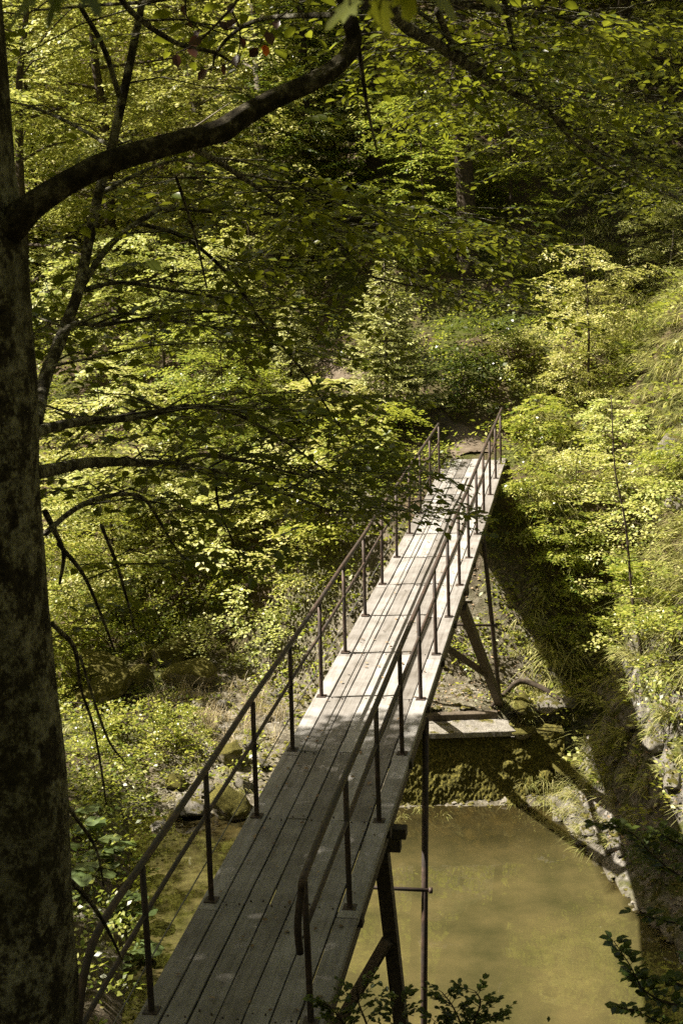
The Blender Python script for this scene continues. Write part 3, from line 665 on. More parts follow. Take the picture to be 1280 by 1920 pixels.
# ================================================================== GROUND COVER (stuff)
def blades(P, ln, wd, rg, lean=0.9, downhill=None, seg=4):
    n = len(P); az = rg.uniform(0, 6.28, n); d = np.stack([np.cos(az), np.sin(az), 0*az], 1)
    if downhill is not None: d = d*0.75+downhill*1.0; d /= np.linalg.norm(d, axis=1)[:, None]+1e-9
    s = np.stack([-d[:, 1], d[:, 0], 0*az], 1); L = ln*rg.uniform(0.55, 1.2, n)*(0.55+0.95*vnoise(P[:, 0]*1.7, P[:, 1]*1.7, 88)); ln_ = lean*rg.uniform(0.4, 1.5, n)
    V = []
    for k in range(seg+1):
        t = k/seg; w = wd*(1-t)**0.6*(0.5 if k == seg else 1)
        c = P+d*(L*ln_*t**1.5*0.75)[:, None]+np.stack([0*L, 0*L, L*(t-0.75*np.minimum(ln_, 1.3)*t**2.4)], 1)
        V += [c-s*w/2, c+s*w/2]
    V = np.stack(V, 1).reshape(-1, 3); i = np.arange(n)[:, None]*(2*(seg+1))
    Q = np.concatenate([i+np.array([[2*k, 2*k+1, 2*k+3, 2*k+2]]) for k in range(seg)], 1).reshape(-1, 4)
    return V, Q
def tufts(P, per, rad, rg): return np.repeat(P, per, 0)+np.concatenate([rg.normal(0, rad, (len(P)*per, 2)), np.zeros((len(P)*per, 1))], 1)
def grad(P):
    e = 0.3; gx_ = height(P[:, 0]+e, P[:, 1], False)-height(P[:, 0]-e, P[:, 1], False); gy_ = height(P[:, 0], P[:, 1]+e, False)-height(P[:, 0], P[:, 1]-e, False)
    g = np.stack([-gx_, -gy_, 0*gx_], 1); return g/(np.linalg.norm(g, axis=1)[:, None]+1e-6)
def cover_r(x, y):
    dr = x-xr(y); return sstep(0.3, 1.4, dr+0.5*fbm(x*1.5, y*1.5, 2, 5)+0.9*sstep(22.5, 25, y))*(x < 12)
rg = np.random.default_rng(31)
Pg = scatter(rg, 9000, 2.5, 11, 15, 44, lambda x, y: cover_r(x, y)*(0.25+0.75*(vnoise(x*0.8, y*0.8, 41) > 0.46)))
Pg = Pg[rg.uniform(0, 1, len(Pg)) < 0.6]; Pb = tufts(Pg, 18, 0.045, rg); V, Q = blades(Pb, 0.50, 0.018, rg, 1.3, grad(Pb))
tag(link('grass', mesh_np('grass', V, Q), MT['grass']), 'long pale grass hanging down the sunny right slope', 'grass', kind='stuff')
Pg = np.concatenate([scatter(rg, 1300, -6, 1.5, 21.5, 33, lambda x, y: (0.25+0.35*(y > 27))*(vnoise(x*1.2, y*1.2, 43) > 0.45)), scatter(rg, 200, 2.7, 4.2, 20, 24.5, lambda x, y: 0.7+0*x)])
Pb = tufts(Pg, 24, 0.05, rg); V, Q = blades(Pb, 0.34, 0.009, rg, 1.1, grad(Pb))
tag(link('grass', mesh_np('grass', V, Q), MT['grass']), 'grass tufts on the stream bed and the far bank', 'grass', kind='stuff')
Pg = np.array([ground(px, py) for px, py in zip(rg.normal(390, 60, 60), rg.normal(1345, 32, 60))]); Pg = Pg[(Pg[:, 0] < 0)]
Pb = tufts(Pg, 26, 0.06, rg); V, Q = blades(Pb, 0.50, 0.008, rg, 0.8)
tag(link('dry_grass', mesh_np('dry_grass', V, Q), MT['drygrass']), 'straw-coloured dry grass around the white stones', 'grass', kind='stuff')

def herb_field(P, rg, kind, size, name, mat, label, asp=0.6, lift=(0.02, 0.25), sc=(0.7, 1.5), slope=None):
    lv = Leaves(); G = grad(P)
    for k in range(len(P)):
        az = rg.uniform(0, 6.28); 
        if slope is not None and rg.uniform() < slope: az = math.atan2(G[k, 1], G[k, 0])+rg.normal(0, 0.8)
        lv.put(SPR[kind][rg.integers(8)], rotm(az, rg.uniform(-0.1, 0.7), rg.normal(0, 0.3)), P[k]+np.array([0, 0, rg.uniform(*lift)]), size, rg, rg.uniform(*sc))
    o = link(name, lv.mesh(name, asp), mat); return tag(o, label, 'undergrowth', kind='stuff')
def clear(x, y):   # keep path, bridge end and pool free
    d = np.min(np.hypot(x[:, None]-pl[None, ::4, 0], y[:, None]-pl[None, ::4, 1]), 1) > 0.34
    s = 0.1772*x+0.9842*y; o = 0.9842*x-0.1772*y
    return d & ~((np.abs(o+2.27) < 0.66) & (s < 28.3))
P1 = scatter(rg, 9000, 3.0, 11, 13, 46, lambda x, y: cover_r(x, y)*(0.16+0.40*(vnoise(x*0.8, y*0.8, 41) < 0.47))*clear(x, y))
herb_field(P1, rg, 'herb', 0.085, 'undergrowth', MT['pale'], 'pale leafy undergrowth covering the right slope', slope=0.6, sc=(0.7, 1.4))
P1 = scatter(rg, 16000, -14, 8, 24.5, 46, lambda x, y: clear(x, y)*(height(x, y, False) > 0.9)*0.8)
herb_field(P1, rg, 'herb', 0.100, 'undergrowth', MT['maple'], 'green leafy undergrowth on the far bank', sc=(0.9, 2.2), slope=0.4)
P1 = scatter(rg, 2600, -8, 0.6, 16, 27, lambda x, y: (height(x, y, False) > 0.12)*(0.15+0.85*(vnoise(x*1.1, y*1.1, 3) > 0.48)+0.5*(x < -2.6)))
herb_field(P1, rg, 'herb', 0.085, 'undergrowth', MT['maple'], 'low plants between the mossy boulders', sc=(0.7, 1.6))
P2 = scatter(rg, 900, -6.5, -2.55, 12, 21.5, lambda x, y: (height(x, y, False) > 0.05)*0.8)
herb_field(P2, rg, 'herb', 0.10, 'undergrowth', MT['maple'], 'leafy green plants along the left shore of the pool', sc=(0.9, 1.9), lift=(0.05, 0.4))
P1 = scatter(rg, 13000, -22, 22, 44, 72, lambda x, y: 0.9+0*x)
herb_field(P1, rg, 'crown', 0.16, 'undergrowth', MT['maple'], 'dense undergrowth high on the wooded hillside', sc=(1.0, 1.9), lift=(0.1, 1.2))
P1 = scatter(rg, 3000, -6, 5, 3, 10.6, lambda x, y: (clear(x, y))*0.6*((x < 0.3) | (y > 6.5)))
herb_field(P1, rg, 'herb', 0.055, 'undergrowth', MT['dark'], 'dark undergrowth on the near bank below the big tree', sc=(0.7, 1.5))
P1 = scatter(rg, 2200, 0.9, 6.5, 17, 26, lambda x, y: (height(x, y, False) > 0.5)*(0.1+0.75*(vnoise(x*1.3, y*1.3, 19) > 0.5))*((x > 3.3) | (y > 0)))
herb_field(P1, rg, 'herb', 0.09, 'undergrowth', MT['maple'], 'ferny plants on the shaded foot of the right bank', sc=(0.6, 1.5), slope=0.5)
P1 = scatter(rg, 16000, 1.0, 6.5, 12, 26, lambda x, y: (height(x, y, False) > 0.2)*0.7)
lv = Leaves(); n = len(P1); az = rg.uniform(0, 6.28, n)
lv.P = [P1+np.array([0, 0, 0.015])]; lv.D = [np.stack([np.cos(az), np.sin(az), rg.normal(0, .3, n)], 1)]; lv.Z = [rg.normal(0, .4, (n, 3))+np.array([0, 0, 1])]; lv.S = [rg.uniform(0.03, 0.07, n)]
tag(link('leaf_litter', lv.mesh('leaf_litter'), MT['litter']), 'brown leaf litter on the right bank', 'leaf litter', kind='stuff')

# ================================================================== TREES
def limb_tree(rg, H, r0, base, spread, nlimb, sprk, leafsz, dens=1.0, shape='oval', lean=0.0, fine=False):
    """tall broadleaf: returns trunk MB (with limbs) and Leaves, all around the origin"""
    mb = MB(); n = 9; P = []
    ox, oy = 0.0, 0.0
    for k in range(n+1):
        t = k/n; ox += rg.normal(0, 0.012*H); oy += rg.normal(0, 0.012*H)
        P.append((ox*t+lean*H*t*t, oy*t, H*0.97*t-0.4*(k == 0)))
    P = smooth_line(P, 3); R = r0*(1-0.88*np.linspace(0, 1, len(P)))**0.9; R[:3] *= [1.35, 1.15, 1.05]
    tube(mb, P, R, 9, 0.15, int(rg.integers(99)))
    lv = Leaves(fine)
    for k in range(nlimb):
        t = base+(1-base)*(k+0.5)/nlimb; i = int(t*(len(P)-1)); p0 = P[i]; az = k*2.4+rg.normal(0, 0.5)
        if shape == 'oval': ln = spread*(0.45+0.75*math.sin(math.pi*min(1, (t-base)/(1-base)*0.85+0.15)))
        else: ln = spread*(1.05-(t-base)/(1-base))
        ln *= rg.uniform(0.75, 1.2); pit = rg.uniform(0.05, 0.55); d = np.array([math.cos(az), math.sin(az), math.sin(pit)])
        pts = []; p = p0.copy()
        for q in range(6):
            pts.append(p.copy()); d = d+np.array([rg.normal(0, .14), rg.normal(0, .14), rg.normal(-0.06, .08)]); p = p+d/np.linalg.norm(d)*ln/5
        L = smooth_line(pts, 2); tube(mb, L, np.linspace(max(0.012, R[i]*0.42), 0.006, len(L)), 5, 0, 1, False)
        ncl = max(2, int(ln*1.5*dens))
        for q in range(ncl):
            f = 0.2+0.8*(q+rg.uniform(0, 1))/ncl; j = min(len(L)-1, int(f*(len(L)-1))); a2 = az+(1 if q % 2 else -1)*rg.uniform(0.1, 1.2)
            cen = L[j]+np.array([math.cos(a2), math.sin(a2), rg.normal(0, 0.22)])*rg.uniform(0, 0.32*ln)*(0.5+0.5*f)
            pr, ro = rg.normal(-0.08, 0.24), rg.normal(0, 0.28)
            for u in range(5):
                a3 = a2+(u-2)*0.55+rg.normal(0, 0.15); lv.put(SPR[sprk][rg.integers(8)], rotm(a3, pr*math.cos(a3-a2), ro*math.cos(a3-a2)), cen+np.array([rg.normal(0, .10), rg.normal(0, .10), rg.normal(0, .07)])*ln, leafsz, rg, rg.uniform(0.7, 1.25))
    return mb, lv
def spruce(rg, H, spread, base=0.06, step=0.2, needle=0.06, dens=1.0):
    mb = MB(); tube(mb, [(0, 0, -0.3), (0, 0, H*0.3), (0, 0, H*0.7), (0, 0, H)], [0.011*H+0.012, 0.009*H+0.01, 0.005*H+0.006, 0.003], 7)
    P, D, Z, S_ = [], [], [], []; z = base*H
    while z < H*0.985:
        f = (z/H-base)/(1-base); ln = spread*(1-f)**0.85+0.05; nb = 5 if ln > 0.3 else 4; a0 = rg.uniform(0, 6.28)
        for k in range(nb):
            az = a0+k*2*math.pi/nb+rg.normal(0, 0.15); l2 = ln*rg.uniform(0.75, 1.15); pt = 0.25-0.5*(1-f)
            n = max(4, int(l2/0.07*dens)); ca, sa = math.cos(az), math.sin(az); bp = []
            for q in range(n):
                t = (q+0.6)/n; r = l2*t; zz = z+pt*r*0.6+0.16*l2*t*t*1.2-0.08*l2; p = np.array([ca*r, sa*r, zz]); bp.append(p)
                w = 0.42*l2*(1-t)+0.05
                for sg in (-1, 1):
                    m_ = max(1, int(w/0.055*dens))
                    for u in range(m_):
                        g = (u+0.5)/m_*w; pp = p+sg*g*np.array([-sa, ca, 0])*0.8+np.array([ca, sa, 0])*g*0.7+np.array([0, 0, -0.18*g])
                        P.append(pp); D.append((ca*0.9-sg*sa*0.8+rg.normal(0, .3), sa*0.9+sg*ca*0.8+rg.normal(0, .3), rg.normal(-0.12, 0.25))); Z.append((rg.normal(0, .5), rg.normal(0, .5), 1)); S_.append(needle*rg.uniform(0.8, 1.5))
            if len(bp) > 1: tube(mb, [(0, 0, z)]+bp[::max(1, n//3)], np.linspace(0.006+0.004*l2, 0.003, len([0]+bp[::max(1, n//3)])), 4, 0, 1, False)
        z += step*(1-0.5*f)
    lv = Leaves(); lv.P = [np.array(P)]; lv.D = [np.array(D)]; lv.Z = [np.array(Z)]; lv.S = [np.array(S_)]
    return mb, lv
def proto(gen, name, asp, *a, **k):
    mb, lv = gen(*a, **k); return mesh_py(name+'_trunk', np.concatenate(mb.v), mb.f), lv.mesh(name+'_crown', asp)
PR = {}
for k in range(4): PR['tall%d' % k] = proto(limb_tree, 'tall', 0.62, np.random.default_rng(60+k), 15, 0.20, 0.18, 3.1, 32, 'crown', 0.155, 1.3)
for k in range(3): PR['young%d' % k] = proto(limb_tree, 'young', 0.6, np.random.default_rng(70+k), 6, 0.055, 0.12, 1.7, 24, 'shrub', 0.115, 1.5)
for k in range(4): PR['shrub%d' % k] = proto(limb_tree, 'shrub', 0.6, np.random.default_rng(80+k), 1.7, 0.018, 0.10, 0.95, 8, 'shrub', (0.095, 0.15, 0.12, 0.105)[k], 1.2)
for k in range(2): PR['bush%d' % k] = proto(limb_tree, 'bush', 0.6, np.random.default_rng(90+k), 1.1, 0.012, 0.0, 0.75, 9, 'herb', 0.085, 2.4)
PR['high'] = proto(limb_tree, 'high', 0.62, np.random.default_rng(66), 19, 0.24, 0.46, 4.2, 27, 'crown', 0.15, 1.2)
PR['spruce0'] = proto(spruce, 'spruce', 0.28, np.random.default_rng(95), 13, 2.7, 0.12, 0.36, 0.14, 0.55)
PR['sprucy'] = proto(spruce, 'spruce', 0.30, np.random.default_rng(96), 3.2, 1.15, 0.20, 0.15, 0.085, 1.25)
def plant(kind, p, label, cat, group, leafm, barkm='darkbark', sc=1.0, rz=None, name='tree', tilt=(0, 0), sz=None):
    tm, cm = PR[kind]; rz = rr.uniform(0, 6.28) if rz is None else rz
    e = empty(name, p, label, cat, group); e.rotation_euler = (tilt[0], tilt[1], rz); e.scale = sz or (sc, sc, sc)
    for nm, me_, mt in (('trunk' if name in ('tree', 'spruce_tree', 'sapling') else 'stem', tm, MT[barkm]), ('crown' if name in ('tree', 'spruce_tree', 'sapling') else 'foliage', cm, MT[leafm])):
        o = bpy.data.objects.new(nm, me_); C.objects.link(o); o.parent = e
        if not me_.materials: me_.materials.append(mt)
        o.material_slots[0].link = 'OBJECT'; o.material_slots[0].material = mt
    return e
def gpt(px, Y):                       # ground point seen in column px at distance Y
    x = (ray(px, 700)[0]/ray(px, 700)[1])*Y; return np.array([x, Y, float(height(x, Y))])
#  column px, distance, kind, leaf, bark, scale, label
GT = 'broadleaf trees on the wooded hillside'
HL = [q+' high on the hillside' for q in ('second tree from the left in the back row', 'third tree from the left in the back row', 'fourth tree from the left in the back row', 'fifth tree from the left in the back row', 'sixth tree from the left in the back row', 'seventh tree from the left in the back row', 'rightmost tree in the back row', 'leftmost tree in the back row')]
for px, Y, kind, lm, bm_, sc, lab in [
 (60, 37, 'tall0', 'pale', 'darkbark', 0.95, 'leafy broadleaf tree behind the big trunk at the left edge'),
 (230, 41, 'tall1', 'pale', 'darkbark', 1.0, 'bright broadleaf tree rising behind the thick curved limb, upper left'),
 (400, 44, 'tall2', 'pale', 'palebark', 1.0, 'pale green tree seen under the bend of the thick curved limb'),
 (515, 38, 'tall3', 'pale', 'palebark', 0.9, 'slender pale-barked tree left of the hanging dark spruce'),
 (715, 38, 'high', 'maple', 'darkbark', 1.0, 'dark tree in the shade between the spruce and the straight dark trunk'),
 (880, 35, 'high', 'maple', 'darkbark', 1.0, 'tall tree with a straight dark trunk behind the far end of the bridge'),
 (1010, 44, 'tall2', 'pale', 'darkbark', 1.0, 'shaded tree right of the straight dark trunk'),
 (1160, 42, 'tall3', 'maple', 'darkbark', 1.05, 'dark tree above the sunny right slope'),
 (1290, 38, 'tall0', 'pale', 'darkbark', 1.0, 'sunlit tree at the upper right corner'),
 (120, 52, 'tall3', 'pale', 'darkbark', 1.1, None), (330, 54, 'tall0', 'pale', 'darkbark', 1.1, None), (520, 50, 'tall1', 'pale', 'darkbark', 1.1, None),
 (760, 52, 'tall2', 'pale', 'darkbark', 1.1, None), (930, 51, 'tall3', 'pale', 'darkbark', 1.1, None), (1110, 55, 'tall1', 'maple', 'darkbark', 1.1, None), (1270, 52, 'tall2', 'maple', 'darkbark', 1.1, None),
 (-60, 45, 'tall2', 'maple', 'darkbark', 1.1, None)]:
    plant(kind, gpt(px, Y)-np.array([0, 0, 0.3]), lab or HL.pop(0), 'tree', GT if lab else 'trees high on the hillside', lm, bm_, sc)
for x_, y_, k_, sc_, lab in [(-9.4, 16.6, 'young0', 1.0, 'unseen tree added on the left bank to shade the small pool'), (-10.6, 12.0, 'young2', 1.2, 'unseen tree added for shade on the left bank behind the big trunk'), (-10.8, 20.0, 'young1', 1.2, 'unseen young tree added for shade on the left bank beyond the small pool')]:
    plant(k_, np.array([x_, y_, float(height(x_, y_))-0.2]), lab, 'tree', 'unseen shade trees added on the left bank', 'maple', 'darkbark', sc_)  # trees added left of the frame, out of view, for the shade they cast
plant('spruce0', gpt(590, 37.5), 'dark spruce with drooping boughs under the end of the thick limb', 'spruce', None, 'dark', 'darkbark', 1.0, name='spruce_tree')
plant('spruce0', gpt(90, 47), 'yellow-green spruce on the hillside beside the top of the big trunk', 'spruce', None, 'spruce', 'darkbark', 1.0, name='spruce_tree')
q = ground(728, 812); plant('sprucy', q, 'small pale sunlit spruce beside the path at the bridge end', 'spruce', None, 'spruce', 'palebark', 1.15, name='spruce_tree')
q = gpt(545, 31.5); plant('sprucy', q, 'little spruce half hidden among leaves left of the path', 'spruce', None, 'spruce', 'darkbark', 0.9, name='spruce_tree')
GY = 'young trees on the banks'
for px, Y, kind, lm, sc, lab in [
 (60, 27, 'young0', 'maple', 0.8, 'young leafy tree low beside the left edge trunk'),
 (190, 30, 'young1', 'pale', 0.95, 'young bright-leaved tree right of the big trunk at mid height'),
 (310, 33, 'young2', 'pale', 0.9, 'young pale-leaved tree behind the long drooping twigs'),
 (420, 30, 'young0', 'maple', 0.72, 'young tree left of the bridge above the grassy bank'),
 (480, 35, 'young1', 'pale', 0.85, 'young sunlit tree left of the little spruce'),
 (640, 38, 'young2', 'maple', 0.9, 'young dark tree behind the path'),
 (800, 35, 'young1', 'maple', 0.8, 'young shaded tree between the path spruce and the dark trunk'),
 (960, 36, 'young0', 'maple', 0.8, 'young dark tree in the hollow right of the straight trunk'),
 (1105, 30.5, 'young2', 'pale', 0.62, 'young tree with bright branch tips at the top of the right slope')]:
    plant(kind, gpt(px, Y), lab, 'young tree', GY, lm, 'darkbark', sc, name='tree')
q = ground(1250, 560); plant('young1', q, 'small tree with a curved sunlit trunk on top of the right slope', 'tree', None, 'pale', 'palebark', 0.52, name='tree', tilt=(0, -0.12))
GS = 'leafy shrubs on the banks'
SH = [
 (960, 700, 'shrub0', 'pale', 1.0, 'pale shrub at the top of the slope right of the bridge end'), (1010, 830, 'shrub1', 'pale', 1.0, 'pale shrub beside the last right-hand bridge posts'),
 (990, 960, 'shrub2', 'pale', 0.9, 'shrub overhanging the dark gap right of the bridge'), (1060, 760, 'shrub3', 'pale', 1.0, 'shrub high on the sunny slope below the grass brow'),
 (1080, 930, 'shrub0', 'pale', 1.1, 'wide pale shrub in the middle of the sunny slope'), (1160, 850, 'shrub1', 'pale', 1.1, 'shrub behind the thin dark sapling stem'),
 (1050, 1060, 'shrub2', 'pale', 1.0, 'shrub with flat sunlit sprays above the bridge shadow'), (1130, 1120, 'shrub3', 'maple', 1.1, 'shrub at the foot of the thin dark sapling'),
 (1225, 1030, 'shrub0', 'pale', 1.1, 'shrub right of the thin dark sapling near the edge'), (1210, 1180, 'shrub1', 'maple', 1.1, 'green shrub low on the right slope above the dark rocks'),
 (1270, 920, 'shrub2', 'pale', 1.0, 'shrub beside the bare rock at the right edge'), (1090, 1230, 'shrub3', 'maple', 0.9, 'shrub with sprays hanging over the shaded rock bank'),
 (1190, 700, 'shrub1', 'pale', 0.8, 'small shrub on the upper right slope among long grass'), (1265, 1260, 'shrub0', 'maple', 0.9, 'shrub at the right edge above the pale rocks'),
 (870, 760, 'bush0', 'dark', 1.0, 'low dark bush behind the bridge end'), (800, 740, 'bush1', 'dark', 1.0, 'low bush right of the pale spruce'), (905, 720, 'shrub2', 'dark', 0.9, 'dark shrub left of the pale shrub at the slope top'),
 (560, 1090, 'shrub0', 'pale', 1.0, 'pale-leaved shrub left of the railing at mid span'), (500, 1060, 'shrub1', 'pale', 1.0, 'shrub with large pale leaves left of the mid-span railing shrub'),
 (620, 1010, 'shrub2', 'maple', 1.0, 'shrub close behind the left railing'), (690, 900, 'shrub3', 'maple', 1.0, 'shrub leaning on the left railing near the far end'),
 (450, 1130, 'bush0', 'maple', 1.1, 'bush at the upper end of the stream bed'), (360, 1180, 'bush1', 'maple', 1.1, 'bush above the round yellow-mossed boulder'),
 (250, 1160, 'shrub0', 'maple', 0.9, 'shrub above the flat mossy boulders by the trunk'), (160, 1190, 'shrub3', 'maple', 0.9, 'shrub nearest the big trunk above the boulders'),
 (640, 860, 'shrub1', 'pale', 1.0, 'shrub below the path left of the railings'), (560, 960, 'shrub3', 'pale', 1.0, 'shrub midway between the stream bed and the path'),
 (400, 1000, 'shrub2', 'pale', 1.1, 'pale shrub in the sunny clearing left of the bridge'), (300, 1040, 'shrub0', 'pale', 1.0, 'shrub in the sunny clearing nearer the trunk'),
 (200, 1000, 'shrub1', 'pale', 1.0, 'shrub at the left end of the sunny clearing'), (860, 1250, 'bush0', 'maple', 0.8, 'low green bush behind the wall under the bridge'),
 (1000, 1200, 'bush1', 'maple', 0.7, 'small grassy bush right of the far trestle'), (330, 1440, 'bush1', 'maple', 0.7, 'low bush on the stones left of the railing'),
 (240, 1420, 'bush0', 'maple', 0.8, 'low bush between the boulders and the big round leaves'), (180, 1480, 'bush1', 'maple', 0.8, 'yellow-green bush beside the trunk above the round leaves'),
 (170, 1395, 'bush0', 'maple', 0.9, 'leafy bush right of the trunk below the hollow mossy boulder'), (290, 1410, 'bush1', 'maple', 0.9, 'leafy bush left of the dry grass and white stones'),
 (340, 1390, 'shrub3', 'maple', 0.45, 'small plant with flat leaves in front of the dry grass'), (210, 1520, 'bush0', 'maple', 0.9, 'leafy bush on the shore above the clumps of big round leaves'),
 (400, 1240, 'bush1', 'pale', 0.9, 'pale bush behind the broad brown mossy boulder'), (490, 1190, 'bush0', 'pale', 1.1, 'grassy pale bush left of the railing above the pebble bank'),
 (540, 1220, 'bush1', 'pale', 0.9, 'pale bush nearest the railing above the pebble bank'),
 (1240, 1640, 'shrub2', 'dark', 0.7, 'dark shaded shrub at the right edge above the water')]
for px, py, kind, lm, sc, lab in SH:
    plant(kind, ground(px, py), lab, 'shrub', GS, 'maple' if (px > 920 and px % 20 == 10) else lm, 'darkbark', sc*(0.85*(0.65+0.7*((px*7+py*3) % 10)/10) if px > 920 else 1.0), name='shrub')

# thin dark sapling on the right slope
def branch_pts(l): return np.array([list(at(px, py, Y))+[r] for px, py, Y, r in l])
def sprig(lv, rng_, p, az, kind='beech', size=0.066, sc=1.0, pitch=0.0, roll=None, twig=True):
    lv.put(SPR[kind][rng_.integers(8)], rotm(az, pitch, rng_.normal(0, 0.2) if roll is None else roll), p, size, rng_, sc, twig)
def twigs_mesh(lv, mb, r=0.0022, step=3):
    for t in lv.tw:
        if len(t) >= 3: tube(mb, t[::step] if len(t) > 4 else t[::2], np.linspace(r*1.5, r*0.5, len(t[::step] if len(t) > 4 else t[::2])), 3, 0, 1, False)
rg = np.random.default_rng(44)
base = ground(1215, 1275); top_ = base+np.array([-0.55, 0.5, 4.6])
e = empty('sapling', base, 'thin dark-stemmed sapling standing on the sunny right slope', 'sapling')
P = smooth_line([base+np.array([0, 0, -0.2]), base+np.array([-0.12, 0.05, 0.45]), base+np.array([-0.25, 0.15, 1.3]), base+np.array([-0.34, 0.3, 2.5]), base+np.array([-0.5, 0.4, 3.4]), top_], 4)
mb = MB(); tube(mb, P-base, np.linspace(0.032, 0.008, len(P)), 7, 0.1, 3)
lv = Leaves()
for k in range(34):
    f = 0.2+0.8*k/34; i = int(f*(len(P)-1)); az = k*2.4; ln = 0.7*(1.15-f)
    q = P[i]+np.array([math.cos(az), math.sin(az), 0.1])*ln; tube(mb, np.array([P[i], (P[i]+q)/2+np.array([0, 0, .04]), q])-base, [0.007, 0.005, 0.003], 4, 0, 1, False)
    for _ in range(2): sprig(lv, rg, P[i]+(q-P[i])*rg.uniform(0.3, 1), az+rg.normal(0, 0.6), 'shrub', 0.07, 0.8, 0.05, twig=False)
build(mb, 'trunk', MT['darkbark'], e, True); link('crown', lv.mesh('crown', 0.6, base), MT['pale'], e)

# ------------------------------------------------------------------ the big foreground beech
base = np.array([-0.92, 4.0, 5.9])
bt = empty('beech_tree', base, 'big mottled beech trunk at the left edge with a thick curved limb reaching right', 'tree')
rg = np.random.default_rng(77)
def part(mb, name, mat, root, origin, smooth=True): return build_off(mb, name, mat, root, origin, smooth)
def build_off(mb, name, mat, root, origin, smooth=True):
    V = np.concatenate(mb.v)-np.asarray(origin); return link(name, mesh_py(name, V, mb.f, smooth), mat, root)
mb = MB(); TR = []
for edge, py, r in [(235, 2350, .42), (168, 2050, .33), (150, 1900, .285), (137, 1700, .262), (124, 1480, .250), (104, 1280, .242), (86, 1000, .236), (74, 850, .232), (58, 560, .226), (43, 430, .224), (24, 300, .205), (14, 150, .195), (2, 0, .19), (-25, -300, .18), (-60, -800, .16)]:
    p = at(edge, py, 4.0); p[0] -= r; TR.append(list(p)+[r])
TR = smooth_line(TR, 6); tube(mb, TR[:, :3], TR[:, 3], 40, 0.10, 5)
part(mb, 'trunk', MT['bark'], bt, base)
def wood(pts, name='branch', sides=10, bumpy=0.15, mat='bark', n=6, root=None, org=None):
    P = smooth_line(branch_pts(pts), n); mb = MB(); tube(mb, P[:, :3], P[:, 3], sides, bumpy, int(rg.integers(99)))
    return P, mb
P, mb = wood([(p_[0], p_[1], p_[2], p_[3]*0.76) for p_ in [(-20, 440, 4.0, .075), (20, 425, 3.95, .068), (62, 388, 3.92, .050), (125, 344, 3.95, .044), (200, 306, 4.0, .042), (300, 276, 4.1, .039), (385, 254, 4.2, .038), (420, 243, 4.25, .041), (450, 222, 4.28, .038), (510, 188, 4.35, .035), (590, 152, 4.4, .034), (640, 118, 4.45, .034), (664, 80, 4.5, .034), (655, 30, 4.5, .031), (640, -60, 4.6, .03), (700, -260, 4.9, .028)]], 'limb', 24, 0.28)
LIMB = P; part(mb, 'limb', MT['limb'], bt, base)
